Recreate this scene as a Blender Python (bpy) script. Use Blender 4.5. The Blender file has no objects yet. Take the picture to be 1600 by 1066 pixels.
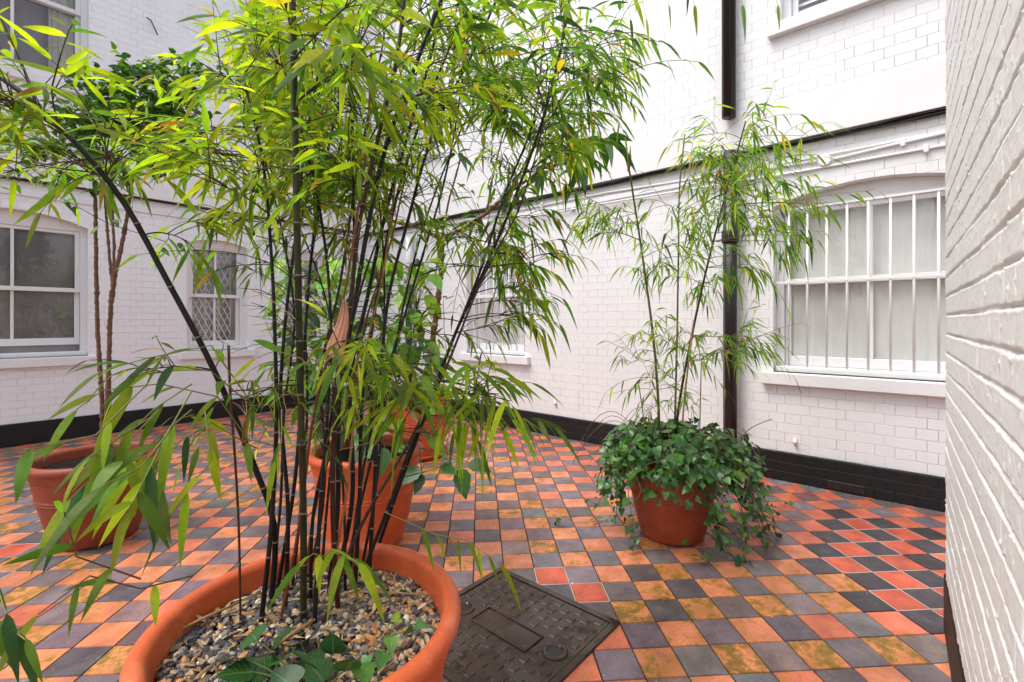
import bpy, math, random
import numpy as np
from mathutils import Vector, Matrix
from mathutils.geometry import tessellate_polygon
random.seed(7); RNG = np.random.default_rng(7)
S = bpy.context.scene
COL = S.collection
PI = math.pi
# ------------------------------------------------------------------ camera
CAMH = 1.25; FPX = 737.5; HOR = 503.0; YAW = math.radians(41)
Fv = np.array([math.cos(YAW), math.sin(YAW), 0.0]); Rv = np.array([math.sin(YAW), -math.cos(YAW), 0.0]); Zv = np.array([0, 0, 1.0])
cam = bpy.data.cameras.new('camera'); co = bpy.data.objects.new('camera', cam); COL.objects.link(co)
co.location = (0, 0, CAMH); co.rotation_euler = (PI/2, 0, YAW-PI/2)
cam.sensor_width = 36; cam.lens = 36*FPX/1600; cam.shift_y = -30/1600
cam.clip_start = 0.02; cam.clip_end = 500
S.camera = co
# ------------------------------------------------------------------ light
SUN_EL, SUN_AZ = math.radians(62), math.radians(150)   # azimuth of the sun direction in world XY, from +X
w = bpy.data.worlds.new('World'); S.world = w; w.use_nodes = True
nt = w.node_tree; bg = nt.nodes['Background']
sky = nt.nodes.new('ShaderNodeTexSky'); sky.sky_type = 'NISHITA'; sky.sun_disc = False
sky.sun_elevation = SUN_EL; sky.sun_rotation = PI/2 - SUN_AZ
sky.air_density = 0.8; sky.dust_density = 4.0; sky.ozone_density = 0.6
hs = nt.nodes.new('ShaderNodeHueSaturation'); hs.inputs['Saturation'].default_value = 0.50
nt.links.new(sky.outputs[0], hs.inputs['Color']); nt.links.new(hs.outputs[0], bg.inputs['Color'])
bg.inputs['Strength'].default_value = 0.15
sl = bpy.data.lights.new('sun', 'SUN'); so = bpy.data.objects.new('sun', sl); COL.objects.link(so)
sl.energy = 0.55; sl.angle = math.radians(24); sl.color = (1, .985, .955)
sd = Vector((math.cos(SUN_AZ)*math.cos(SUN_EL), math.sin(SUN_AZ)*math.cos(SUN_EL), math.sin(SUN_EL)))
so.rotation_euler = sd.to_track_quat('Z', 'Y').to_euler()
S.view_settings.view_transform = 'Standard'; S.view_settings.look = 'None'
S.view_settings.exposure = 1.15; S.view_settings.gamma = 1
S.cycles.max_bounces = 10; S.cycles.diffuse_bounces = 6; S.cycles.transparent_max_bounces = 12
# ------------------------------------------------------------------ placing helpers
def P(px, py, d):
    "a point seen at photo pixel px, py at forward distance d (metres)"
    return np.array([0, 0, CAMH]) + d*(Fv + (px-800)/FPX*Rv + (HOR-py)/FPX*Zv)
def W(l, d, z=0.0): return d*Fv + l*Rv + z*Zv
def pz(px, py, z):
    return P(px, py, FPX*(CAMH-z)/(py-HOR))
# ------------------------------------------------------------------ object helpers
def tag(o, label=None, cat=None, group=None, kind=None):
    if label: o['label'] = label
    if cat: o['category'] = cat
    if group: o['group'] = group
    if kind: o['kind'] = kind
    return o
def empty(name, loc, label, cat, group=None, kind=None):
    o = bpy.data.objects.new(name, None); COL.objects.link(o); o.location = tuple(loc); o.empty_display_size = .1
    return tag(o, label, cat, group, kind)
class MB:
    "collects shapes, then builds ONE mesh object"
    def __init__(s): s.v = []; s.f = []; s.n = 0; s.c = []; s.uv = []; s.hasuv = False
    def add(s, V, Fc, col=(1, 1, 1), uv=None):
        V = np.asarray(V, float).reshape(-1, 3)
        s.v.append(V)
        for k, f in enumerate(Fc):
            s.f.append([i+s.n for i in f])
        if isinstance(col, np.ndarray) and col.ndim == 2: s.c += [tuple(c) for c in col]
        else: s.c += [tuple(col)]*len(Fc)
        if uv is not None: s.uv.append(np.asarray(uv, float).reshape(-1, 2)); s.hasuv = True
        else: s.uv.append(np.zeros((len(V), 2)))
        s.n += len(V)
    def box(s, a, b, col=(1, 1, 1), ax=None, org=None):
        a = np.minimum(a, b)*1.0; b = np.maximum(a, b)*1.0
        V = np.array([[x, y, z] for x in (a[0], b[0]) for y in (a[1], b[1]) for z in (a[2], b[2])])
        if ax is not None: V = V@np.array(ax)
        if org is not None: V = V+np.array(org)
        s.add(V, [(0, 1, 3, 2), (4, 6, 7, 5), (0, 4, 5, 1), (2, 3, 7, 6), (0, 2, 6, 4), (1, 5, 7, 3)], col)
    def tube(s, pts, rad, n=6, col=(1, 1, 1), cap=True, cols=None):
        pts = np.asarray(pts, float); m = len(pts)
        rad = np.full(m, rad, float) if np.isscalar(rad) else np.asarray(rad, float)
        T = np.gradient(pts, axis=0); T /= np.linalg.norm(T, axis=1)[:, None]+1e-12
        up = np.array([0, 0, 1.0]) if abs(T[0, 2]) < .9 else np.array([1.0, 0, 0])
        A = np.cross(T, up); A /= np.linalg.norm(A, axis=1)[:, None]+1e-12
        B = np.cross(T, A)
        th = np.arange(n)*2*PI/n
        V = pts[:, None]+rad[:, None, None]*(A[:, None]*np.cos(th)[None, :, None]+B[:, None]*np.sin(th)[None, :, None])
        Fc = []; C = []
        for i in range(m-1):
            for k in range(n):
                k2 = (k+1) % n
                Fc.append((i*n+k, i*n+k2, (i+1)*n+k2, (i+1)*n+k)); C.append(cols[i] if cols is not None else col)
        if cap:
            Fc.append(tuple(range(n))[::-1]); Fc.append(tuple(range((m-1)*n, m*n))); C += [C[0], C[-1]]
        s.add(V, Fc, np.array(C, float))
    def lathe(s, prof, n=64, cen=(0, 0), col=(1, 1, 1), wob=0.0, closed=False):
        m = len(prof); th = np.arange(n)*2*PI/n
        V = []
        for r, z in prof:
            rr = r*(1+wob*np.sin(3*th+z*9)+wob*.6*np.sin(5*th+1))
            V.append(np.stack([cen[0]+rr*np.cos(th), cen[1]+rr*np.sin(th), np.full(n, z)], 1))
        Fc = [(i*n+k, i*n+(k+1) % n, (i+1)*n+(k+1) % n, (i+1)*n+k) for i in range(m-1) for k in range(n)]
        s.add(np.array(V), Fc, col)
    def build(s, name, mat, parent=None, smooth=False, loc=None, uvname='UVMap'):
        V = np.concatenate(s.v) if s.v else np.zeros((0, 3))
        if parent is not None: V = V-np.array(PW(parent))
        elif loc is not None: V = V-np.array(loc)
        me = bpy.data.meshes.new(name)
        me.from_pydata(V.tolist(), [], s.f)
        at = me.attributes.new('col', 'FLOAT_COLOR', 'FACE')
        C = np.ones((len(s.f), 4)); 
        c = np.array([tuple(x)+(1,)*(4-len(x)) for x in s.c]) if s.c else C
        at.data.foreach_set('color', c.astype(np.float32).ravel())
        if s.hasuv:
            UV = np.concatenate(s.uv); ul = me.uv_layers.new(name=uvname)
            li = np.zeros(len(me.loops), np.int32); me.loops.foreach_get('vertex_index', li)
            ul.data.foreach_set('uv', UV[li].astype(np.float32).ravel())
        if smooth: me.polygons.foreach_set('use_smooth', np.ones(len(s.f), bool))
        me.materials.append(mat); me.update()
        o = bpy.data.objects.new(name, me); COL.objects.link(o)
        if parent is not None: o.parent = parent
        elif loc is not None: o.location = tuple(loc)
        return o
def PW(o):
    p = Vector((0, 0, 0))
    while o is not None: p += o.location; o = o.parent
    return p
def bevel(o, w=.004, seg=2):
    m = o.modifiers.new('bevel', 'BEVEL'); m.width = w; m.segments = seg; m.limit_method = 'ANGLE'; m.angle_limit = math.radians(35)
    return o
# ------------------------------------------------------------------ materials
class Mt:
    def __init__(s, name):
        s.m = bpy.data.materials.new(name); s.m.use_nodes = True; s.t = s.m.node_tree; s.b = s.t.nodes['Principled BSDF']
        s.out = s.t.nodes['Material Output']
    def n(s, typ, **k):
        o = s.t.nodes.new('ShaderNode'+typ)
        for a, v in k.items(): setattr(o, a, v)
        return o
    def l(s, a, b): s.t.links.new(a, b)
    def coord(s): return s.n('TexCoord').outputs['Object']
    def noise(s, vec, sc, det=4, rough=.55):
        o = s.n('TexNoise'); s.l(vec, o.inputs['Vector']); o.inputs['Scale'].default_value = sc
        o.inputs['Detail'].default_value = det; o.inputs['Roughness'].default_value = rough; return o.outputs['Fac']
    def ramp(s, fac, a, b, ca=(0, 0, 0, 1), cb=(1, 1, 1, 1)):
        o = s.n('ValToRGB'); s.l(fac, o.inputs[0]); e = o.color_ramp.elements
        e[0].position = a; e[1].position = b; e[0].color = ca; e[1].color = cb; return o.outputs[0]
    def mix(s, fac, a, b, mode='MIX'):
        o = s.n('Mix', data_type='RGBA', blend_type=mode)
        for v, i in ((fac, 0), (a, 6), (b, 7)):
            if hasattr(v, 'is_linked'): s.l(v, o.inputs[i])
            elif i == 0: o.inputs[0].default_value = v
            else: o.inputs[i].default_value = tuple(v)+(1,)*(4-len(v))
        return o.outputs[2]
    def math(s, op, a, b=0.0):
        o = s.n('Math', operation=op)
        for v, i in ((a, 0), (b, 1)):
            if hasattr(v, 'is_linked'): s.l(v, o.inputs[i])
            else: o.inputs[i].default_value = v
        return o.outputs[0]
    def bump(s, h, dist=.002, st=1.0, nrm=None):
        o = s.n('Bump'); s.l(h, o.inputs['Height']); o.inputs['Distance'].default_value = dist; o.inputs['Strength'].default_value = st
        if nrm is not None: s.l(nrm, o.inputs['Normal'])
        return o.outputs[0]
    def set(s, color=None, rough=None, nrm=None, spec=None, metal=None):
        for nme, v in (('Base Color', color), ('Roughness', rough), ('Normal', nrm), ('Specular IOR Level', spec), ('Metallic', metal)):
            if v is None: continue
            if hasattr(v, 'is_linked'): s.l(v, s.b.inputs[nme])
            else: s.b.inputs[nme].default_value = (tuple(v)+(1,) if nme == 'Base Color' else v)
        return s.m
def mat_paint(name, c, rough=.5, bd=.0015, bs=60, var=.06, spec=.4):
    t = Mt(name); k = t.coord(); n1 = t.noise(k, 3, 5); n2 = t.noise(k, bs, 4)
    col = t.mix(t.ramp(n1, .35, .75), [x*(1-var) for x in c], c)
    dirt = t.ramp(t.noise(k, 1.3, 8, .7), .62, .8)
    col = t.mix(t.math('MULTIPLY', dirt, .25), col, [c[0]*.78, c[1]*.74, c[2]*.66])
    return t.set(col, rough, t.bump(n2, bd), spec)
def mat_brick(name, c, axis, depth=.0028, rough=.55, var=.05, off=(0, 0), stain=.5, bl=.225):
    t = Mt(name); k = t.coord(); sp = t.n('SeparateXYZ'); t.l(k, sp.inputs[0])
    cb = t.n('CombineXYZ')
    # wobble the joints a little
    wob = t.math('MULTIPLY', t.math('SUBTRACT', t.noise(k, 5, 2), .5), .012)
    t.l(t.math('ADD', sp.outputs[axis], off[0]), cb.inputs[0]); t.l(t.math('ADD', t.math('ADD', sp.outputs[2], off[1]), wob), cb.inputs[1])
    b = t.n('TexBrick'); t.l(cb.outputs[0], b.inputs['Vector'])
    b.inputs['Scale'].default_value = 1; b.inputs['Mortar Size'].default_value = .0034; b.inputs['Mortar Smooth'].default_value = .8
    b.inputs['Brick Width'].default_value = bl; b.inputs['Row Height'].default_value = .075; b.offset = .5; b.squash = .5; b.squash_frequency = 2
    b.inputs['Color1'].default_value = (1, 1, 1, 1); b.inputs['Color2'].default_value = (.8, .8, .8, 1)
    n2 = t.noise(k, 45, 5, .6); n3 = t.noise(k, 7, 4); n1 = t.noise(k, 2, 5)
    fade = t.ramp(t.noise(k, 3.1, 3), .34, .66, (.12,)*3+(1,), (1,)*3+(1,))
    h = t.math('SUBTRACT', t.math('ADD', t.math('MULTIPLY', n2, .28), t.math('MULTIPLY', n3, .5)), t.math('MULTIPLY', b.outputs['Fac'], fade))
    h = t.math('ADD', h, t.math('MULTIPLY', b.outputs['Color'], .5))
    col = t.mix(t.ramp(n1, .3, .7), [x*(1-var) for x in c], c)
    st = t.math('MULTIPLY', t.ramp(t.noise(k, 1.1, 9, .72), .6, .78), stain)
    col = t.mix(st, col, [c[0]*.8, c[1]*.76, c[2]*.7])
    mp = t.n('Mapping'); t.l(k, mp.inputs[0]); mp.inputs['Scale'].default_value = (1, 1, .07)
    dr = t.math('MULTIPLY', t.math('MULTIPLY', t.ramp(t.noise(mp.outputs[0], 16, 6, .65), .55, .75), t.ramp(t.noise(k, .9, 3), .45, .7)), .42 if c[0] > .3 else 0)
    col = t.mix(dr, col, [c[0]*.72, c[1]*.69, c[2]*.62])
    spot = t.math('MULTIPLY', t.ramp(t.noise(k, 38, 2), .72, .76), .6)
    col = t.mix(spot, col, [c[0]*.55, c[1]*.5, c[2]*.45])
    # a hairline of grime in the joints
    col = t.mix(t.math('MULTIPLY', t.math('MULTIPLY', b.outputs['Fac'], fade), .06), col, [c[0]*.55, c[1]*.5, c[2]*.47])
    return t.set(col, rough, t.bump(h, depth), .35)
WH = (.83, .805, .80)
M = {}
M['brickY'] = mat_brick('white_brick_right', (.80, .805, .81), 1)
M['brickX'] = mat_brick('white_brick_left', (.86, .87, .885), 0)
M['blackY'] = mat_brick('black_brick_right', (.011, .011, .012), 1, rough=.5, depth=.004, stain=0)
M['blackX'] = mat_brick('black_brick_left', (.011, .011, .012), 0, rough=.5, depth=.004, stain=0)
M['plaster'] = mat_paint('white_plaster', (.80, .80, .80), .6, .0015, 25)
M['wood'] = mat_paint('white_gloss_wood', (.80, .80, .80), .32, .0008, 40)
M['bar'] = mat_paint('white_painted_steel', (.82, .81, .81), .35, .0006, 60)
M['soffit'] = mat_paint('soffit_paint', (.70, .63, .56), .6, .001, 40)
M['blackpipe'] = mat_paint('black_pipe_paint', (.014, .011, .011), .33, .0012, 50, spec=.5)
M['cable'] = mat_paint('black_cable', (.015, .015, .016), .45, .0005, 80)
M['dark'] = mat_paint('dark_interior', (.03, .03, .03), .9)
def mat_attr(name, rough=.5, spec=.4, bd=.001, bs=60, var=.15):
    t = Mt(name); k = t.coord(); a = t.n('Attribute', attribute_name='col')
    n1 = t.ramp(t.noise(k, bs*.4, 4), .3, .7, (1-var,)*3+(1,), (1+var*.5,)*3+(1,))
    return t.set(t.mix(1.0, a.outputs['Color'], n1, 'MULTIPLY'), rough, t.bump(t.noise(k, bs, 4), bd), spec)
M['cane'] = mat_attr('bamboo_cane', .36, .25, .0004, 50)
M['bark'] = mat_attr('bark', .8, .2, .004, 70, .4)
M['pebble'] = mat_attr('pebbles', .45, .45, .0008, 160, .25)
M['litter'] = mat_attr('dry_litter', .7, .2, .001, 120, .2)
def mat_leaf(name, rough=.36, trans=.50, spec=.45, vein=0.0, veincol=(.35, .5, .12), tip=True, nv=38):
    t = Mt(name); a = t.n('Attribute', attribute_name='col'); uv = t.n('UVMap'); uv.uv_map = 'UVMap'
    sp = t.n('SeparateXYZ'); t.l(uv.outputs[0], sp.inputs[0]); k = t.coord()
    c = t.mix(1.0, a.outputs['Color'], t.ramp(t.noise(k, 45, 3), .25, .75, (.72, .78, .7, 1), (1.18, 1.1, 1.1, 1)), 'MULTIPLY')
    if vein > 0:
        # midrib along u=.5 and side veins
        du = t.math('ABSOLUTE', t.math('SUBTRACT', sp.outputs[0], .5))
        mid = t.math('LESS_THAN', du, .035)
        vv = t.math('FRACT', t.math('MULTIPLY', t.math('SUBTRACT', sp.outputs[1], t.math('MULTIPLY', du, .55)), 8))
        side = t.math('LESS_THAN', vv, .12)
        vf = t.math('MULTIPLY', t.math('MAXIMUM', mid, side), vein)
        c = t.mix(vf, c, veincol)
        hgt = t.math('SUBTRACT', t.noise(k, 50, 2), t.math('MAXIMUM', mid, side))
    else:
        blot = t.ramp(t.noise(k, 16, 6, .7), .60, .70); c = t.mix(t.math('MULTIPLY', blot, .45), c, (.42, .44, .10))
        st = t.n('TexWave', wave_type='BANDS', bands_direction='X'); t.l(uv.outputs[0], st.inputs['Vector'])
        st.inputs['Scale'].default_value = 6; st.inputs['Distortion'].default_value = .4
        c = t.mix(t.math('MULTIPLY', st.outputs['Fac'], .22), c, t.mix(1.0, c, (1.5, 1.35, 1.2), 'MULTIPLY'))
        hgt = t.math('ADD', st.outputs['Fac'], t.noise(k, 60, 2))
    if tip:
        tf = t.ramp(t.math('ADD', sp.outputs[1], t.math('MULTIPLY', t.noise(k, 25, 2), .22)), 1.02, 1.12)
        c = t.mix(t.math('MULTIPLY', tf, .85), c, (.50, .30, .12))
    t.set(c, rough, t.bump(hgt, .0006), spec)
    tr = t.n('BsdfTranslucent'); t.l(t.mix(1.0, c, (1.5, 1.55, .75), 'MULTIPLY'), tr.inputs[0])
    mx = t.n('MixShader'); mx.inputs[0].default_value = trans
    t.l(t.b.outputs[0], mx.inputs[1]); t.l(tr.outputs[0], mx.inputs[2]); t.l(mx.outputs[0], t.out.inputs[0])
    return t.m
M['leaf'] = mat_leaf('bamboo_leaf')
M['broad'] = mat_leaf('broad_leaf', .38, .25, .5, .22, (.16, .3, .06), False)
M['ivy'] = mat_leaf('ivy_leaf', .26, .12, .55, .2, (.30, .42, .2), False)
def mat_pot(name, c, rough=.5, stain=.35):
    t = Mt(name); k = t.coord(); n1 = t.noise(k, 6, 6, .65); n2 = t.noise(k, 90, 4)
    col = t.mix(t.ramp(n1, .3, .7), [c[0]*.82, c[1]*.78, c[2]*.75], [c[0]*1.06, c[1]*1.1, c[2]*1.15])
    sm = t.math('MULTIPLY', t.ramp(t.noise(k, 3.1, 9, .75), .55, .78), stain)
    col = t.mix(sm, col, (c[0]*.42, c[1]*.42, c[2]*.4))
    mpp = t.n('Mapping'); t.l(k, mpp.inputs[0]); mpp.inputs['Scale'].default_value = (1, 1, .15)
    col = t.mix(t.math('MULTIPLY', t.ramp(t.noise(mpp.outputs[0], 26, 6, .7), .5, .8), .35), col, (c[0]*.6, c[1]*.55, c[2]*.5))
    sc_ = t.ramp(t.noise(k, 110, 2), .70, .74); col = t.mix(t.math('MULTIPLY', sc_, .5), col, (c[0]*.35, c[1]*.4, c[2]*.5))
    pale = t.math('MULTIPLY', t.ramp(t.noise(k, 9, 9, .75), .52, .68), .55)
    col = t.mix(pale, col, (c[0]*1.02, c[1]*2.2, c[2]*3.6))
    return t.set(col, rough, t.bump(t.math('ADD', n2, n1), .0012), .4)
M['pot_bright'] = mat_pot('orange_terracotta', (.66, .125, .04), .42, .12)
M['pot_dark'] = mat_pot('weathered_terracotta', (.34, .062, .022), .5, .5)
M['pot_left'] = mat_pot('shaded_terracotta', (.27, .050, .020), .5, .5)  # darker copy for the left pot: shade of the leaves put into its colour
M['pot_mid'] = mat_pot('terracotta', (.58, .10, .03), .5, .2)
t = Mt('soil'); k = t.coord(); n1 = t.noise(k, 60, 8, .8)
t.set(t.ramp(n1, .35, .75, (.004, .003, .002, 1), (.030, .018, .012, 1)), .9, t.bump(n1, .012), .2); M['soil'] = t.m
# tiles: face colour rgb, alpha = moss
t = Mt('quarry_tile'); k = t.coord(); a = t.n('Attribute', attribute_name='col')
c = t.mix(1.0, a.outputs['Color'], t.ramp(t.noise(k, 9, 6, .6), .3, .7, (.60, .56, .58, 1), (1.25, 1.28, 1.30, 1)), 'MULTIPLY')
c = t.mix(1.0, c, t.ramp(t.noise(k, 120, 3), .3, .7, (.86, .86, .86, 1), (1.1, 1.1, 1.1, 1)), 'MULTIPLY')
gm_ = t.ramp(t.noise(k, 2.6, 9, .72), .42, .72); c = t.mix(t.math('MULTIPLY', gm_, .34), c, t.mix(1.0, c, (.45, .42, .38), 'MULTIPLY'))
ef = t.ramp(t.noise(k, 21, 8, .75), .56, .72); c = t.mix(t.math('MULTIPLY', ef, .30), c, (.50, .40, .34))
ms = t.math('ADD', t.noise(k, 13, 9, .72), t.math('SUBTRACT', t.math('MULTIPLY', a.outputs['Alpha'], .25), .125))
yel = t.ramp(ms, .48, .60)
c = t.mix(t.math('MULTIPLY', yel, .6), c, (.50, .22, .02))
c = t.mix(t.math('MULTIPLY', t.ramp(ms, .56, .66), .8), c, (.13, .10, .012))
chip = t.ramp(t.noise(k, 55, 2), .735, .76)
c = t.mix(t.math('MULTIPLY', chip, .75), c, (.02, .018, .018))
spk = t.ramp(t.noise(k, 75, 1), .765, .78)
c = t.mix(t.math('MULTIPLY', spk, .7), c, (.6, .55, .48))
rg = t.ramp(t.noise(k, 4, 5), .3, .7, (.28,)*3+(1,), (.5,)*3+(1,))
hh = t.math('ADD', t.math('MULTIPLY', t.noise(k, 30, 6, .7), .8), t.math('MULTIPLY', t.noise(k, 5, 2), 1.5))
t.set(c, t.math('ADD', rg, t.math('MULTIPLY', yel, .25)), t.bump(hh, .0022), .45); M['tile'] = t.m
t = Mt('dark_grout'); k = t.coord(); n1 = t.noise(k, 40, 5)
t.set(t.ramp(n1, .3, .7, (.02, .018, .014, 1), (.09, .075, .05, 1)), .9, t.bump(n1, .003), .2); M['grout'] = t.m
M['wgrout'] = mat_paint('pale_grout', (.62, .57, .52), .8, .001, 60, .15)
t = Mt('wet_iron'); k = t.coord(); n1 = t.noise(k, 9, 8, .7); wet = t.ramp(t.noise(k, 4.2, 6, .65), .47, .505)
c = t.mix(t.ramp(n1, .35, .7), (.020, .011, .006), (.080, .044, .024)); c = t.mix(t.ramp(t.noise(k, 22, 6, .8), .60, .72), c, (.15, .065, .025))
c = t.mix(t.math('MULTIPLY', wet, .45), c, (.020, .011, .006))
dry = t.math('SUBTRACT', 1.0, t.math('MULTIPLY', wet, .93)); nb = t.bump(t.math('MULTIPLY', t.noise(k, 110, 5, .7), dry), .0022)
ro = t.math('SUBTRACT', .55, t.math('MULTIPLY', wet, .50)); t.set(c, ro, nb, .55, .1); M['iron'] = t.m
def mat_glass(name, tint=(.9, .95, .95)):
    t = Mt(name); t.t.nodes.remove(t.b)
    g = t.n('BsdfGlossy'); g.inputs['Roughness'].default_value = .015; g.inputs['Color'].default_value = (1, 1, 1, 1)
    tr = t.n('BsdfTransparent'); tr.inputs[0].default_value = tuple(tint)+(1,)
    fr = t.n('Fresnel'); fr.inputs['IOR'].default_value = 1.5
    k = t.coord(); bp = t.bump(t.noise(k, 2.5, 2), .004); t.l(bp, g.inputs['Normal'])
    mx = t.n('MixShader'); t.l(t.math('ADD', t.math('MULTIPLY', fr.outputs[0], 1.0), .03), mx.inputs[0]); t.l(tr.outputs[0], mx.inputs[1]); t.l(g.outputs[0], mx.inputs[2])
    t.l(mx.outputs[0], t.out.inputs[0]); return t.m
M['glass'] = mat_glass('window_glass', (1, 1, 1))
def mat_cloth(name, c, sc=30, amt=.25):
    t = Mt(name); k = t.coord(); mp = t.n('Mapping'); t.l(k, mp.inputs[0]); mp.inputs['Scale'].default_value = (1, 1, .06)
    n1 = t.noise(mp.outputs[0], sc, 3); n2 = t.noise(k, 2.2, 5)
    col = t.mix(t.ramp(n1, .3, .7), [x*(1-amt) for x in c], c); col = t.mix(t.ramp(n2, .4, .7), col, [x*.78 for x in c])
    return t.set(col, .9, t.bump(n1, .004), .1)
M['net'] = mat_cloth('net_curtain', (.68, .69, .66), 30, .08)
M['netdark'] = mat_cloth('obscured_blind', (.36, .36, .365), 6, .2)
M['netgrey'] = mat_cloth('grey_blind', (.40, .385, .38), 8, .2)
M['curtain'] = mat_cloth('cream_curtain', (.80, .77, .68), 20, .25)
M['brickin'] = mat_cloth('dim_room', (.40, .34, .35), 20, .3)
M['salmon'] = mat_attr('dry_sheath', .6, .3, .0008, 90, .12)

# ================================================================== SETTING
XR, YL = 4.22, 6.90
def prism_wall(o2w, outer, holes, thick, name, mat, parent):
    """a flat wall with openings: outer/holes are 2-D (along, z) loops; o2w(a, z, depth) -> xyz, depth 0 = face"""
    mb = MB()
    loops = [outer]+holes
    flat = [p for L in loops for p in L]
    tris = tessellate_polygon([[Vector((p[0], p[1], 0)) for p in L] for L in loops])
    mb.add([o2w(a, z, 0) for a, z in flat], [tuple(t_) for t_ in tris])
    mb.add([o2w(a, z, thick) for a, z in flat], [tuple(t_)[::-1] for t_ in tris])
    for L in loops:
        n = len(L); V = [o2w(a, z, 0) for a, z in L]+[o2w(a, z, thick) for a, z in L]
        mb.add(V, [(i, (i+1) % n, n+(i+1) % n, n+i) for i in range(n)])
    o = mb.build(name, mat, parent)
    import bmesh
    bm = bmesh.new(); bm.from_mesh(o.data); bmesh.ops.remove_doubles(bm, verts=bm.verts, dist=1e-5); bmesh.ops.recalc_face_normals(bm, faces=bm.faces); bm.to_mesh(o.data); bm.free()
    return o
def arch(a0, a1, z0, zs, rise, n=10):
    L = [(a0, z0), (a1, z0)]
    for i in range(n+1):
        u = i/n; L.append((a1+(a0-a1)*u, zs+rise*(1-(2*u-1)**2)))
    return L
fR = lambda a, z, d: np.array([XR+d, a, z])            # right-hand wall: along = Y
fRu = lambda a, z, d: np.array([XR-.05+d, a, z])
fL = lambda a, z, d: np.array([a, YL+d, z])            # left-hand wall: along = X
fLu = lambda a, z, d: np.array([a, YL-.05+d, z])
TOP = 7.4
wallR = empty('brick_wall', (XR, 2, 0), 'white brick wall with the big barred window and black base, behind the ivy pot', 'wall', kind='thing')
wallL = empty('brick_wall', (1.5, YL, 0), 'bluish white brick wall with sash and lattice windows, at far left behind the shrub', 'wall', kind='thing')
def fbox(mb, f, a0, a1, z0, z1, d0, d1, col=(1, 1, 1)):
    p = f(a0, z0, d0); q = f(a1, z1, d1); mb.box(np.minimum(p, q), np.maximum(p, q), col)
# --- openings (along0, along1, z0, spring, rise)
WR1 = (-.33, .90, .85, 2.17, .11); WR2 = (3.47, 4.45, .85, 2.10, .09)
WL1 = (-.28, .858, .88, 2.27, .12); WL2 = (1.775, 2.477, .88, 2.24, .07); WL3 = (2.97, 3.62, .88, 2.24, .07)
prism_wall(fR, [(-3.5, 0), (YL, 0), (YL, 2.65), (-3.5, 2.65)], [arch(*WR1), arch(*WR2)], .33, 'brickwork', M['brickY'], wallR)
prism_wall(fL, [(-4, 0), (XR, 0), (XR, 2.70), (-4, 2.70)], [arch(*WL1), arch(*WL2), arch(*WL3)], .33, 'brickwork', M['brickX'], wallL)
UR1 = (-.10, .84, 3.58, 5.3, .1); UR2 = (5.0, 5.95, 3.6, 4.62, .1)
UL1 = (-.28, .858, 3.78, 5.5, .12); UL2 = (2.36, 3.24, 3.9, 5.50, .10)
prism_wall(fRu, [(-3.5, 2.97), (YL, 2.97), (YL, TOP), (-3.5, TOP)], [arch(*UR1), arch(*UR2)], .33, 'upper_brickwork', M['brickY'], wallR)
prism_wall(fLu, [(-4, 3.08), (XR, 3.08), (XR, TOP), (-4, TOP)], [arch(*UL1), arch(*UL2)], .33, 'upper_brickwork', M['brickX'], wallL)
mb = MB(); fbox(mb, fR, -3.5, YL-.062, 2.65, 2.968, -.062, .30); bevel(mb.build('plaster_band', M['plaster'], wallR), .004)
mb = MB(); fbox(mb, fL, -4, XR-.062, 2.70, 3.078, -.062, .30); bevel(mb.build('plaster_band', M['plaster'], wallL), .004)
mb = MB(); fbox(mb, fR, -3.5, YL-.028, 0, .225, -.028, .005); bevel(mb.build('plinth', M['blackY'], wallR), .006)
mb = MB(); fbox(mb, fL, -4, XR-.028, 0, .225, -.028, .005); bevel(mb.build('plinth', M['blackX'], wallL), .006)
# string course below the bands
mb = MB(); mb.tube([fR(-3.4, 2.50, -.004), fR(.95, 2.50, -.004)], .010, 8); fbox(mb, fR, 1.0, YL-.03, 2.465, 2.50, -.018, .005)
fbox(mb, fR, 1.0, YL-.03, 2.50, 2.515, -.010, .005)
bevel(mb.build('string_course', M['plaster'], wallR), .003)
mb = MB(); fbox(mb, fL, -4, XR-.03, 2.53, 2.565, -.02, .005); fbox(mb, fL, -4, XR-.03, 2.565, 2.585, -.01, .005)
bevel(mb.build('string_course', M['plaster'], wallL), .003)

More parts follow.
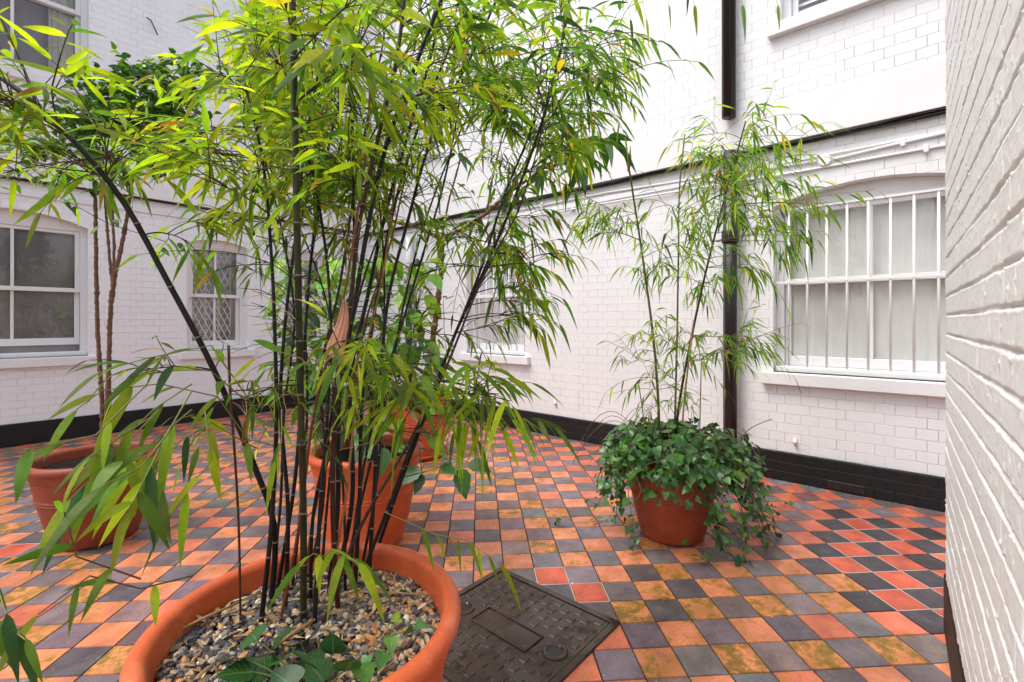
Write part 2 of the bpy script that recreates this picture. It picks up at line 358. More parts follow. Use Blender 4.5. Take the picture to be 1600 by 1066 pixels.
def window(wall, f, op, bars=None, lattice=False, mull=1, panecol='net', sillext=.08, midz=None, gap=0.0, barfrac=None, curtains=False, blinds=False, setb=.10):
    a0, a1, z0, zs, rise = op
    sg = 1
    wmb = MB(); ft = .055
    # outer box frame with an arched head board
    L = arch(a0, a1, z0, zs, rise); 
    inner = [(a0+ft, z0+.05), (a1-ft, z0+.05), (a1-ft, zs-.03), (a0+ft, zs-.03)]
    ww = prism_wall(lambda a, z, d: f(a, z, d+setb), L, [inner], .05, 'window', M['wood'], wall)
    bevel(ww, .004)
    ia0, ia1, iz0, iz1 = a0+ft, a1-ft, z0+.05, zs-.03
    mz = midz or (iz0+iz1)/2
    def sash(zb, zt, dep, low, nm='sash'):
        s = MB(); st = .042; br = .075 if low else .045
        am = (ia0+ia1)/2
        fbox(s, f, ia0, ia0+st, zb, zt, dep, dep+.035); fbox(s, f, ia1-st, ia1, zb, zt, dep, dep+.035)
        fbox(s, f, ia0+st, ia1-st, zb, zb+br, dep+.001, dep+.034); fbox(s, f, ia0+st, ia1-st, zt-.036, zt, dep+.001, dep+.034)
        for i in range(mull):
            a = ia0+(ia1-ia0)*(i+1)/(mull+1); fbox(s, f, a-.013, a+.013, zb+br, zt-.036, dep+.002, dep+.033)
        o = bevel(s.build(nm, M['wood'], ww), .004)
    dl = setb+.05; du = setb+.012
    sash(iz0+gap, mz+.018, dl, True); sash(mz-.018, iz1, du, False)
    g = MB()
    for (zb, zt, dd) in ((iz0+gap+.07, mz, dl+.018), (mz, iz1-.03, du+.018)):
        g.add([f(ia0+.03, zb, dd), f(ia1-.03, zb, dd), f(ia1-.03, zt, dd), f(ia0+.03, zt, dd)], [(0, 1, 2, 3)])
    g.build('pane', M['glass'], ww)
    # blind or curtain behind
    cb = MB(); n = 60
    if curtains:
        A = np.linspace(a0-.05, a1+.05, 2); D = [setb+.32]*2
        cb.add([f(a, z, .32) for z in (z0-.1, zs+.2) for a in A], [(0, 1, 3, 2)]); cb.build('room_backing', M['brickin'], ww)
        c2 = MB()
        for (ca, cbn, s0) in ((a1-.30, a1-.03, 1), (a0+.02, a0+.2, -1)):
            A = np.linspace(ca, cbn, n); D = setb+.12+.018*np.sin(np.linspace(0, 34, n))+.008*np.sin(np.linspace(0, 13, n))
            V = [f(a, z, d) for z in (z0-.05, zs+.1) for a, d in zip(A, D)]
            c2.add(V, [(i, i+1, n+i+1, n+i) for i in range(n-1)])
        c2.build('curtain', M['curtain'], ww, True)
    elif blinds:
        cb.add([f(a, z, .33) for z in (z0-.1, zs+.2) for a in (a0, a1)], [(0, 1, 3, 2)]); cb.build('room_backing', M['dark'], ww)
        sl_ = MB()
        for i in range(int((zs-z0)/.055)):
            z = z0+.08+i*.055
            V = [f(a0+.06, z, setb+.10), f(a1-.06, z, setb+.10), f(a1-.06, z+.045, setb+.135), f(a0+.06, z+.045, setb+.135)]
            sl_.add(V, [(0, 1, 2, 3)])
        sl_.build('blind', M['plaster'], ww)
    else:
        A = np.linspace(a0, a1, n); D = setb+.088+.0015*np.sin(np.linspace(0, 50*(a1-a0), n))*(.3 if panecol != 'net' else 1)
        V = [f(a, z, d) for z in (z0+.03, zs+.1) for a, d in zip(A, D)]
        cb.add(V, [(i, i+1, n+i+1, n+i) for i in range(n-1)]); cb.build('net_curtain' if panecol == 'net' else 'blind', M[panecol], ww, True)
        k_ = MB(); fbox(k_, f, a0-.02, a1+.02, z0-.02, zs+.25, .26, .29); k_.build('room_backing', M['dark'], ww)
    # sill
    s = MB(); fbox(s, f, a0-sillext, a1+sillext, z0-.095, z0, -.055, setb+.02); fbox(s, f, a0+.004, a1-.004, z0+.001, z0+.045, .035, setb-.002)
    bevel(s.build('sill', M['plaster'], ww), .008, 3)
    if bars:
        n0, step, ztop, zbot, zmid = bars
        for i in range(n0):
            a = barfrac+i*step if step > 0 else barfrac+i*step
            b = MB(); d = .052
            V = f(a, 0, d); b.tube([f(a, zbot, d), f(a, ztop, d)], .0085, 8)
            b.build('bar', M['bar'], ww, True)
        for z in (ztop, zmid):
            b = MB(); fbox(b, f, a0+.012, a1-.012, z-.009, z+.009, .040, .046); bevel(b.build('cross_bar', M['bar'], ww), .002)
    if lattice:
        lt = MB(); d = setb+.079; st_ = (ia1-ia0)/4
        for i in range(4):
            a = ia0+.05+i*st_; lt.tube([f(a, iz0, d), f(a, iz1, d)], .009, 4)
        hz = .155
        nz = int((iz1-iz0)/hz)+2
        for i in range(3*2):
            for j in range(nz):
                a = ia0+.05+i*st_/1.0*.5*1.0; z = iz0+j*hz
                for s0 in (1, -1):
                    zz0, zz1 = (z, z+hz) if s0 > 0 else (z+hz, z)
                    if max(zz0, zz1) > iz1: continue
                    if a+st_*.5 > ia1: continue
                    if (i+j) % 2 == 0: pass
                    lt.tube([f(a, zz0, d+.008*s0), f(a+st_*.5, zz1, d+.006*s0)], .0085, 4)
        lt.build('lattice_grille', M['bar'], ww)
    return ww
window(wallR, fR, WR1, bars=(9, -.1262, 2.137, .885, 1.562), barfrac=.80, mull=1, panecol='net', midz=1.565, sillext=.08)
window(wallR, fR, WR2, bars=(8, -.125, 2.07, .885, 1.56), barfrac=4.39, mull=1, panecol='net', midz=1.57)
window(wallR, fRu, UR1, blinds=True, mull=1, setb=.09)
window(wallR, fRu, UR2, mull=1, panecol='netgrey')
window(wallL, fL, WL1, mull=1, panecol='netdark', midz=1.59, gap=.07)
window(wallL, fL, WL2, lattice=True, panecol='netgrey', midz=1.585)
window(wallL, fL, WL3, lattice=True, panecol='netgrey', midz=1.585)
window(wallL, fLu, UL1, curtains=True, mull=1, midz=4.62)
window(wallL, fLu, UL2, panecol='netgrey', mull=1, midz=4.7)
# air brick in the black base course of the right wall, and one on the left wall
for (wl, f, a) in ((wallR, fR, .42), (wallL, fL, .30)):
    g = MB()
    fbox(g, f, a-.115, a+.115, .012, .075, -.036, -.026)
    for i in range(13):
        for j in range(3): fbox(g, f, a-.108+i*.0172, a-.100+i*.0172, .018+j*.019, .031+j*.019, -.0405, -.0355)
    bevel(g.build('air_brick', M['blackpipe'], wl), .001, 1)

# ---- near brick pier on the right edge (real relief)
PT = math.radians(41-39.3); PD = np.array([math.cos(PT), math.sin(PT), 0]); PN = np.array([-math.sin(PT), math.cos(PT), 0])
PO = .148; PA1 = 2.60
pier_org = -PO*PN
def vnoise(x, y, sc, seed):
    r = np.random.default_rng(seed).random((512, 512)); X = x*sc; Y = y*sc
    xi = np.floor(X).astype(int); yi = np.floor(Y).astype(int); fx = X-xi; fy = Y-yi; fx = fx*fx*(3-2*fx); fy = fy*fy*(3-2*fy)
    g = lambda a, b: r[a % 512, b % 512]
    return (g(xi, yi)*(1-fx)+g(xi+1, yi)*fx)*(1-fy)+(g(xi, yi+1)*(1-fx)+g(xi+1, yi+1)*fx)*fy
wallP = empty('brick_pier', pier_org+2*PD, 'white painted brick wall corner with rough raked joints, closest on the right edge', 'wall', kind='thing')
def pier_h(a, z):
    zz = z+.004*(vnoise(a, z, 3, 1)-.5)+.0022*(vnoise(a, z, 25, 2)-.5)
    row = np.floor(zz/.075); fz = zz/.075-row
    aa = a+.004*(vnoise(a, z, 12, 3)-.5)+(row % 2)*.1125+.03*np.sin(row*2.3)
    # alternate header and stretcher
    ca = aa/.34; fa = ca-np.floor(ca); stretch = fa < .66
    e = np.where(stretch, np.minimum(fa, .66-fa), np.minimum(fa-.66, 1-fa))*.34
    hz = np.minimum(fz, 1-fz)*.075
    wj = .004+.004*vnoise(a, z, 7, 4)
    bed = 1-np.clip((hz-wj*.4)/.003, 0, 1); per = (1-np.clip((e-.0005)/.004, 0, 1))*(.35+.65*vnoise(a, z, 9, 5))
    dep = .0085*bed*(.35+.85*vnoise(a, z, 6, 6))+.004*per
    # paint runs under the joint and knobbly surface
    bead = np.exp(-((fz-.91)/.045)**2)*.0016*vnoise(a, z, 22, 7)
    face = .003*(vnoise(row*7.1+np.floor(ca*1.0)*3.3, row*1.7, 1, 8)-.5)
    rough = .0013*vnoise(a, z, 60, 9)+.0012*vnoise(a, z, 14, 10)+.0006*vnoise(a, z, 180, 11)
    drop = np.clip(vnoise(a, z, 75, 12)-.88, 0, 1)*.03
    return -dep+bead+face+rough+drop
na, nz_ = 420, 470
# sample the wall more finely where it comes closest
A = np.concatenate([np.linspace(.3, 1.3, 300), np.linspace(1.3, PA1-.03, 180)[1:]])
th = np.linspace(0, PI/2, 9)[1:]
RB = .03
Z = np.linspace(0.23, 2.95, 620)
path = [(a, 0.0, 0) for a in A]+[(PA1-RB+RB*math.sin(x), -RB+RB*math.cos(x), x) for x in th]
path += [(PA1, -RB-.02*i, PI/2) for i in range(1, 20)]
Aarr = np.array([p[0] for p in path]); Barr = np.array([p[1] for p in path]); Tarr = np.array([p[2] for p in path])
slen = np.concatenate([[0], np.cumsum(np.hypot(np.diff(Aarr), np.diff(Barr)))])+A[0]
SS, ZZ = np.meshgrid(slen, Z, indexing='ij')
Hh = pier_h(SS, ZZ)
nx = np.sin(Tarr)[:, None]; ny = np.cos(Tarr)[:, None]
wav = .002*(vnoise(SS, ZZ, 2.2, 20)-.5)
Va = Aarr[:, None]+(Hh+wav)*nx; Vb = Barr[:, None]+(Hh+wav)*ny
V = pier_org+Va[..., None]*PD+Vb[..., None]*PN; V[..., 2] = ZZ
m_, n_ = SS.shape
idx = np.arange(m_*n_).reshape(m_, n_)
quads = np.stack([idx[:-1, :-1], idx[1:, :-1], idx[1:, 1:], idx[:-1, 1:]], -1).reshape(-1, 4)
me = bpy.data.meshes.new('brickwork')
V2 = (V.reshape(-1, 3)-np.array(wallP.location)).astype(np.float32)
me.vertices.add(len(V2)); me.vertices.foreach_set('co', V2.ravel())
me.loops.add(len(quads)*4); me.loops.foreach_set('vertex_index', quads.astype(np.int32).ravel())
me.polygons.add(len(quads)); me.polygons.foreach_set('loop_start', np.arange(0, len(quads)*4, 4, dtype=np.int32))
me.polygons.foreach_set('loop_total', np.full(len(quads), 4, np.int32)); me.polygons.foreach_set('use_smooth', np.ones(len(quads), bool))
me.update(calc_edges=True); me.validate()
t = Mt('thick_white_paint'); k = t.coord(); n1 = t.noise(k, 3, 6); n2 = t.noise(k, 130, 5, .7)
c = t.mix(t.ramp(n1, .3, .7), (.80, .80, .80), (.86, .86, .86)); geo = t.n('NewGeometry')
cav = t.ramp(geo.outputs['Pointiness'], .38, .455, (1, 1, 1, 1), (0, 0, 0, 1))
gr = t.math('MULTIPLY', cav, t.ramp(t.noise(k, 10, 6, .7), .42, .60)); c = t.mix(t.math('MULTIPLY', gr, .75), c, (.30, .24, .18))
t.set(c, .5, t.bump(n2, .0012), .35); me.materials.append(t.m); M['pier'] = t.m
po = bpy.data.objects.new('brickwork', me); COL.objects.link(po); po.parent = wallP
def pbox(mb, a0, a1, b0, b1, z0, z1):
    mb.box((a0, b0, z0), (a1, b1, z1), ax=[PD, PN, Zv], org=pier_org)
mb = MB(); pbox(mb, -2.5, PA1-.012, -.6, -.012, .0, 4.6); mb.build('core', M['plaster'], wallP)
mb = MB(); pbox(mb, -2.5, .31, -.3, .0, .23, 2.95); pbox(mb, -2.5, PA1, -.4, .001, 2.95, 4.6); mb.build('upper_brickwork', M['pier'], wallP)
# its thin black base course
ng = 60
mb = MB(); pbox(mb, -2.5, PA1+.004, -.42, .006, 0.0, .232); bevel(mb.build('plinth', M['blackX'], wallP), .012, 3)
# rusty stub of pipe high on the pier corner
q = pier_org+(PA1+.01)*PD-.02*PN
st = empty('pipe_bracket', q+np.array([0, 0, 2.5]), 'short rusty pipe bracket on the pier corner near the top of the picture', 'pipe bracket')
mb = MB(); mb.tube([q+np.array([0, 0, 2.47]), q+np.array([0, 0, 2.50]), q+np.array([0, 0, 2.62])], [.011, .016, .014], 10, (.10, .06, .04)); mb.build('stub', M['bark'], st, True)

# ---- ground
mb = MB(); mb.add([(-40, -40, -.006), (40, -40, -.006), (40, 40, -.006), (-40, 40, -.006)], [(0, 1, 2, 3)])
tag(mb.build('ground', M['grout']), kind='structure')
TS = .153; TA = math.atan2(51, FPX)
Ud = Fv*math.cos(TA)-Rv*math.sin(TA); Vd = Rv*math.cos(TA)+Fv*math.sin(TA)
def cell(px, py):
    p = pz(px, py, 0); u = p@Ud; v = p@Vd
    return int(math.floor((u-2.383)/TS)), int(math.floor((v-.430)/TS))
REDPX = [(1220+x/5.33, 760+y/5.33) for x, y in ((580, 305), (960, 395), (560, 400), (540, 510), (950, 505), (500, 635), (940, 625), (940, 760), (930, 925), (1290, 500), (1290, 600), (1300, 720), (1320, 880), (1340, 1030))]
REDPX += [(862, 900), (921, 925), (8, 868), (14, 895), (60, 745), (40, 765)]
NEW = set()
for x, y in REDPX: NEW.add(cell(x, y))
COV = (1.096, 1.770, .943, 1.614)
mb = MB(); gm = MB(); rr = np.random.default_rng(5)
B = .0016; Hs = .0045; dark_new = set()
for (k_, m2) in NEW:
    if k_ + 0 < 40 and (k_, m2) in NEW:
        for dk, dm in ((0, 1), (0, -1), (1, 0), (-1, 0)): dark_new.add((k_+dk, m2+dm))
for k_ in range(-42, 50):
    for m_i in range(-60, 60):
        u0 = 2.383+k_*TS; v0 = .430+m_i*TS
        c3 = (u0+TS/2)*Ud+(v0+TS/2)*Vd
        if not (-3.4 < c3[0] < XR+.1 and -3.0 < c3[1] < YL+.1): continue
        if (COV[0]+.10 < c3[0] < COV[1]-.10) and (COV[2]+.10 < c3[1] < COV[3]-.10): continue
        odd = (k_+m_i) % 2
        r = rr.random()
        nearwall = min(XR-c3[0], YL-c3[1])
        new = (k_, m_i) in NEW
        if odd:
            b = .68+.6*rr.random(); c = np.array([.165, .135, .143])*b*np.array([1+.10*rr.normal(), 1, 1+.06*rr.normal()]); moss = .10*rr.random()
            if rr.random() < .12: c = c*np.array([1.35, 1.1, 1.05])
            if (k_, m_i) in dark_new and c3[0] > 2.3: c = np.array([.055, .045, .052])*b
        elif new:
            c = np.array([.60, .105, .048])*(.9+.2*rr.random()); moss = 0
        else:
            if nearwall < .9 or rr.random() < .15: c = np.array([.66, .17, .09])*(.85+.3*rr.random()); moss = .35*rr.random()
            else: c = np.array([.68, .235, .118])*(.85+.3*rr.random()); moss = .25+.7*rr.random()**1.2
            if c3[0]+c3[1] < 3.6 and c3[0] < 2.2: moss += .12
        g = .0020+.0008*rr.random()
        tz = rr.normal(0, .0006, 4)
        cs = [(g, g), (TS-g, g), (TS-g, TS-g), (g, TS-g)]; ci = [(g+B, g+B), (TS-g-B, g+B), (TS-g-B, TS-g-B), (g+B, TS-g-B)]
        VV = [(u0+a)*Ud+(v0+b_)*Vd+np.array([0, 0, -Hs]) for a, b_ in cs]+[(u0+a)*Ud+(v0+b_)*Vd+np.array([0, 0, tz[i]*.5-.0005]) for i, (a, b_) in enumerate(ci)]
        C4 = np.array([(c[0], c[1], c[2], moss)]*5)
        mb.add(VV, [(7, 6, 5, 4), (4, 5, 1, 0), (5, 6, 2, 1), (6, 7, 3, 2), (7, 4, 0, 3)], C4)
        if new:
            for (a0_, b0_, a1_, b1_) in ((-.002, -.002, TS+.002, .0022), (-.002, TS-.0022, TS+.002, TS+.002), (-.002, .0022, .0022, TS-.0022), (TS-.0022, .0022, TS+.002, TS-.0022)):
                zt = -.0008
                q4 = [(u0+a)*Ud+(v0+b_)*Vd+np.array([0, 0, zt]) for a, b_ in ((a0_, b0_), (a1_, b0_), (a1_, b1_), (a0_, b1_))]
                gm.add(q4, [(3, 2, 1, 0)])
tag(mb.build('paving', M['tile']), kind='structure')
tag(gm.build('paving_grout', M['wgrout']), kind='structure')

# ---- manhole cover
mc = empty('manhole_cover', ((COV[0]+COV[1])/2, (COV[2]+COV[3])/2, 0), 'wet dark iron manhole cover with raised lozenges, beside the large orange pot', 'manhole cover')
x0, x1, y0, y1 = COV
fr = MB(); fw = .028
for a in ((x0, y0, x1, y0+fw), (x0, y1-fw, x1, y1), (x0, y0+fw, x0+fw, y1-fw), (x1-fw, y0+fw, x1, y1-fw)):
    fr.box((a[0], a[1], -.004), (a[2], a[3], .009))
bevel(fr.build('frame', M['iron'], mc), .003)
pl = MB(); pl.box((x0+fw+.004, y0+fw+.004, -.004), (x1-fw-.004, y1-fw-.004, .004)); bevel(pl.build('plate', M['iron'], mc), .003)
sd_ = npl = MB()
cxm, cym = (x0+x1)/2, (y0+y1)/2
Hk = [(cxm+.02, y0+.105), (cxm-.02, y1-.105)]
for i in range(10):
    for j in range(12):
        x = x0+.065+i*.061+(.0305 if j % 2 else 0); y = y0+.065+j*.050
        if x > x1-.05 or y > y1-.05: continue
        if abs(x-cxm) < .075 and abs(y-cym) < .17: continue
        if any(math.hypot(x-a, y-b) < .07 for a, b in Hk): continue
        L_, w_ = .025, .019
        if (i*3+j) % 1 == 0:
            bx = [(L_*.72, -L_*.72), (w_*.9, w_*.9), (-L_*.72, L_*.72), (-w_*.9, -w_*.9)]
            V = [(x+a, y+b, .0035) for a, b in bx]+[(x+a*.78, y+b*.78, .0085) for a, b in bx]
            sd_.add(V, [(4, 5, 6, 7)]+[(a, (a+1) % 4, 4+(a+1) % 4, 4+a) for a in range(4)])
a0, a1, b0, b1 = cxm-.06, cxm+.06, cym-.15, cym+.15
for a in ((a0, b0, a1, b0+.006), (a0, b1-.006, a1, b1), (a0, b0+.006, a0+.006, b1-.006), (a1-.006, b0+.006, a1, b1-.006)):
    npl.box((a[0], a[1], .0035), (a[2], a[3], .0095))
bevel(npl.build('raised_pattern', M['iron'], mc), .0012)
for (hx, hy) in Hk:
    kh = MB(); kh.lathe([(.050, .0035), (.050, .008), (.044, .0095), (.033, .009), (.029, .0055), (.0285, .0042)], 40, (hx, hy)); 
    kh.build('key_hole', M['iron'], mc, True)
    ki = MB(); ki.lathe([(.0285, .0046), (.0001, .0046)], 30, (hx, hy)); ki.build('key_recess', M['cable'], mc)

# ---- pipes and cables on the walls
dp = empty('drainpipe', (4.11, 1.21, 0), 'tall black drainpipe on the right wall behind the ivy pot, passing the plaster band', 'drainpipe')
def fluted(mb, x, y, z0, z1, r):
    n = 28; th = np.arange(n)*2*PI/n; rr_ = r*(1+.05*np.cos(th*7))
    V = [(x+a*math.cos(t_), y+a*math.sin(t_), z) for z in (z0, z1) for a, t_ in zip(rr_, th)]
    mb.add(V, [(i, (i+1) % n, n+(i+1) % n, n+i) for i in range(n)]+[tuple(range(n))[::-1], tuple(range(n, 2*n))])
mb = MB(); fluted(mb, 4.10, 1.20, 2.93, TOP, .052); mb.build('upper_pipe', M['blackpipe'], dp, True)
mb = MB(); fluted(mb, 4.135, 1.20, .02, 2.66, .052); mb.build('lower_pipe', M['blackpipe'], dp, True)
for z in (5.6,):
    mb = MB(); mb.lathe([(.06, z), (.067, z+.01), (.067, z+.09), (.06, z+.1)], 28, (4.10, 1.20)); mb.build('collar', M['blackpipe'], dp, True)
mb = MB(); mb.lathe([(.06, 1.9), (.068, 1.91), (.068, 2.0), (.06, 2.01)], 28, (4.135, 1.20)); mb.build('collar', M['blackpipe'], dp, True)
cp = empty('drainpipe', (4.12, 5.55, 0), 'small white and black drainpipe near the far corner, behind the bamboo canes', 'drainpipe')
for (z0_, z1_, mt) in ((1.75, 2.45, 'bar'), (.02, 1.75, 'blackpipe')):
    mb = MB(); mb.tube([(4.13, 5.55, z0_), (4.13, 5.55, z1_)], .045, 20); mb.build('lower_pipe' if z0_ < 1 else 'upper_pipe', M[mt], cp, True)
# wall lantern
wl = empty('wall_lantern', (4.05, 5.25, 1.95), 'small black wall lantern on the right wall, half hidden by canes', 'lantern')
mb = MB(); mb.lathe([(.012, 2.12), (.03, 2.10), (.085, 2.04), (.09, 2.03), (.06, 2.025), (.045, 1.90), (.02, 1.87), (.001, 1.86)], 20, (4.05, 5.25)); mb.build('lantern_body', M['cable'], wl, True)
mb = MB(); mb.tube([(4.21, 5.25, 1.95), (4.12, 5.25, 1.99), (4.05, 5.25, 2.10), (4.05, 5.25, 2.11)], .010, 8); mb.build('bracket', M['cable'], wl, True)
for (f, lo, hi, zc, lab, wz) in ((fR, -3.3, YL-.1, 2.628, 'bundle of black cables clipped under the plaster band of the right wall', .008), (fL, -3.8, XR-.1, 2.682, 'thin black cables clipped under the plaster band of the left wall', .004)):
    cb_ = empty('cable_bundle', f((lo+hi)/2, zc, -.03), lab, 'cables', 'cables under the plaster bands')
    for q_ in range(6 if f is fR else 3):
        a_ = np.linspace(lo, hi, 120); ph = RNG.random()*6
        sag = wz*np.sin(a_*(2+q_*.7)+ph)+wz*.8*np.sin(a_*5.3+ph*2)-.010*max(0, math.sin(q_))*(a_ > 2)
        pts = [f(a, zc+s_-.006*(q_ % 3)+.01, -.016-.013*(q_ % 4)) for a, s_ in zip(a_, sag)]
        mb = MB(); mb.tube(pts, .0055 if q_ else .009, 6); mb.build('cable', M['cable'], cb_, True)
# white conduits
cd = empty('conduit', fR(2, 2.5, -.01), 'two white painted conduits with a round junction box, above the big barred window', 'conduit')
mb = MB(); mb.tube([fR(6.6, 2.565, -.014), fR(2.4, 2.55, -.014), fR(1.2, 2.50, -.014), fR(.60, 2.462, -.014)], .010, 10); mb.build('upper_conduit', M['bar'], cd, True)
mb = MB(); mb.tube([fR(.50, 2.455, -.014), fR(.20, 2.475, -.014), fR(-.1, 2.49, -.014), fR(-3, 2.52, -.014)], .011, 10); mb.build('upper_conduit', M['bar'], cd, True)
mb = MB(); mb.tube([fR(6.6, 2.45, -.03), fR(2.4, 2.44, -.03), fR(.7, 2.41, -.013), fR(-3, 2.41, -.013)], .009, 10); mb.build('lower_conduit', M['bar'], cd, True)
mb = MB(); q = fR(.55, 2.455, 0)
n = 24; th = np.arange(n)*2*PI/n
V = [(XR-d_, q[1]+r_*math.cos(a), q[2]+r_*math.sin(a)) for d_, r_ in ((0, .042), (.028, .042), (.034, .036)) for a in th]
mb.add(V, [(i*n+k_, i*n+(k_+1) % n, (i+1)*n+(k_+1) % n, (i+1)*n+k_) for i in range(2) for k_ in range(n)]+[tuple(range(2*n, 3*n))]); mb.build('junction_box', M['bar'], cd)
for (a, z) in ((.10, 2.48), (-.02, 2.41), (3.2, 2.55), (2.8, 2.445)):
    mb = MB(); fbox(mb, fR, a-.014, a+.014, z-.028, z+.028, -.03 if a < 3 else -.045, -.001); bevel(mb.build('clip', M['bar'], cd), .006, 3)
rgm = np.random.default_rng(44); dm = MB()
for i in range(1500):
    if i % 2: x = XR-.028-abs(rgm.normal(0, .012)); y = rgm.uniform(-.6, YL)
    else: x = rgm.uniform(-.5, XR); y = YL-.028-abs(rgm.normal(0, .012))
    r_ = rgm.uniform(.002, .006); a = rgm.random()*PI
    q = np.array([[math.cos(a+j*PI/2)*r_, math.sin(a+j*PI/2)*r_*.7, 0] for j in range(4)])+np.array([x, y, .0005])
    dm.add(np.vstack([q, [[x, y, r_*.7]]]), [(0, 1, 4), (1, 2, 4), (2, 3, 4), (3, 0, 4)], [(.10, .08, .05), (.20, .15, .09), (.09, .11, .03), (.45, .40, .34)][rgm.integers(4)])
tag(dm.build('debris', mat_attr('grit', .9, .1), smooth=False), 'grit and moss crumbs along the foot of the walls', 'debris', kind='stuff')
# small fixings on the right wall
for (px_, py_, lab) in ((869, 630, 'small white tap stub low on the right wall, left of the ivy pot'), (1243, 690, 'small white tap stub low on the right wall, under the big barred window')):
    tt = (px_-800)/FPX; a = XR*(math.sin(YAW)-tt*math.cos(YAW))/(math.cos(YAW)+tt*math.sin(YAW)); d = XR/(math.cos(YAW)+tt*math.sin(YAW)); z = CAMH+(HOR-py_)/FPX*d
    e_ = empty('pipe_stub', fR(a, z, 0), lab, 'pipe stub', 'small pipe stubs low on the right wall')
    mb = MB(); mb.tube([fR(a, z+.03, -.012), fR(a, z-.03, -.012)], .010, 10); mb.tube([fR(a, z, 0), fR(a, z, -.03)], .014, 10); mb.build('stub', M['bar'], e_, True)
e_ = empty('cable_end', fLu(1.95, 4.35, 0), 'short cut cable sticking out of the upper left wall', 'cable end')
q = P(219, 46, 5.75); q[1] = YL-.05
mb = MB(); mb.tube([q, q+np.array([.03, -.03, -.03]), q+np.array([.09, -.05, -.18])], .007, 6); o = mb.build('cable', M['blackpipe'], e_, True)

# ================================================================== POTS
def pot(l, d, R, z, r, mat, label, n=96, rings=True, soil='soil', lip=.045, sz=.06, group='terracotta plant pots'):
    c = W(l, d); e = empty('plant_pot', c, label, 'plant pot', group)
    b = MB(); k = z/.5
    bt = R-.035   # body radius under the rim
    prof = [(.001, .004), (r-.012, .004), (r-.002, .010), (r, .022)]
    nb = 8
    for i in range(1, nb+1):
        u = i/nb; prof.append((r+(bt-r)*(u**.85)+.004*math.sin(u*PI), .022+(z-.10*k-.022)*u))
    if rings:
        p2 = []
        for i, p in enumerate(prof):
            p2.append(p)
            if i == len(prof)-4:
                a = p; b2 = prof[i+1]
                for s_, dr in ((.25, 0), (.32, .006), (.42, .006), (.5, 0), (.6, 0), (.66, .004), (.74, .004), (.8, 0)):
                    p2.append((a[0]+(b2[0]-a[0])*s_+dr, a[1]+(b2[1]-a[1])*s_))
        prof = p2
    b.lathe(prof, n, (c[0], c[1]), wob=.003); b.build('body', mat, e, True)
    q = MB(); zb = z-.10*k; g = lip/2
    pr = [(bt-.006, zb-.004), (bt+.002, zb+.002), (bt+.008, zb+.012), (bt+.010, z-.052)]
    for a in np.linspace(-PI/2, PI*1.02, 14):
        pr.append((R-g+g*math.cos(a)*1.0, z-.024+.024*math.sin(a)))
    pr += [(R-lip-.004, z-.05), (R-lip-.012, z-.10), (R-lip-.02, z-.16)]
    q.lathe(pr, n, (c[0], c[1]), wob=.003); q.build('rim', mat, e, True)
    if soil:
        s = MB(); rr_ = R-lip-.009; nr, nt_ = 14, 60
        Vv = [(c[0], c[1], z-sz)]
        for i in range(1, nr+1):
            for j in range(nt_):
                a = j*2*PI/nt_; x = rr_*i/nr
                Vv.append((c[0]+x*math.cos(a), c[1]+x*math.sin(a), z-sz+(RNG.random()-.5)*.012*(i < nr)))
        Fc = [(0, 1+j, 1+(j+1) % nt_) for j in range(nt_)]+[(1+(i-1)*nt_+j, 1+i*nt_+j, 1+i*nt_+(j+1) % nt_, 1+(i-1)*nt_+(j+1) % nt_) for i in range(1, nr) for j in range(nt_)]
        s.add(Vv, Fc); s.build('soil', M['soil'], e, True)
    return e, c
POT_F = (-.4906, 1.1553, .3631, .55, .25)
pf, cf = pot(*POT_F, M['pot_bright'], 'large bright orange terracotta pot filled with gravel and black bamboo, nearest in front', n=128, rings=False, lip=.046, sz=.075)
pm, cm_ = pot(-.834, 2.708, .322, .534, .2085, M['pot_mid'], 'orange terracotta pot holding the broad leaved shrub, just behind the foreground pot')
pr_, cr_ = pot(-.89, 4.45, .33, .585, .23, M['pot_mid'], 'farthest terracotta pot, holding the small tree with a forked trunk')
pl_, cl_ = pot(-2.414, 2.747, .314, .482, .193, M['pot_left'], 'weathered terracotta pot on the left, its colour darkened for leaf shade, holding the shrub with bare stems')
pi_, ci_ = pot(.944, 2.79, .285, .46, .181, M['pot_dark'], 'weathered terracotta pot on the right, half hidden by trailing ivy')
# saucer of the farthest pot
e_ = empty('pot_saucer', cr_, 'terracotta saucer under the farthest pot', 'saucer')
mb = MB(); mb.lathe([(.001, .001), (.25, .001), (.285, .035), (.29, .045), (.280, .048), (.262, .02), (.001, .015)], 64, (cr_[0], cr_[1])); mb.build('dish', M['pot_mid'], e_, True)
GZ = .55-.072

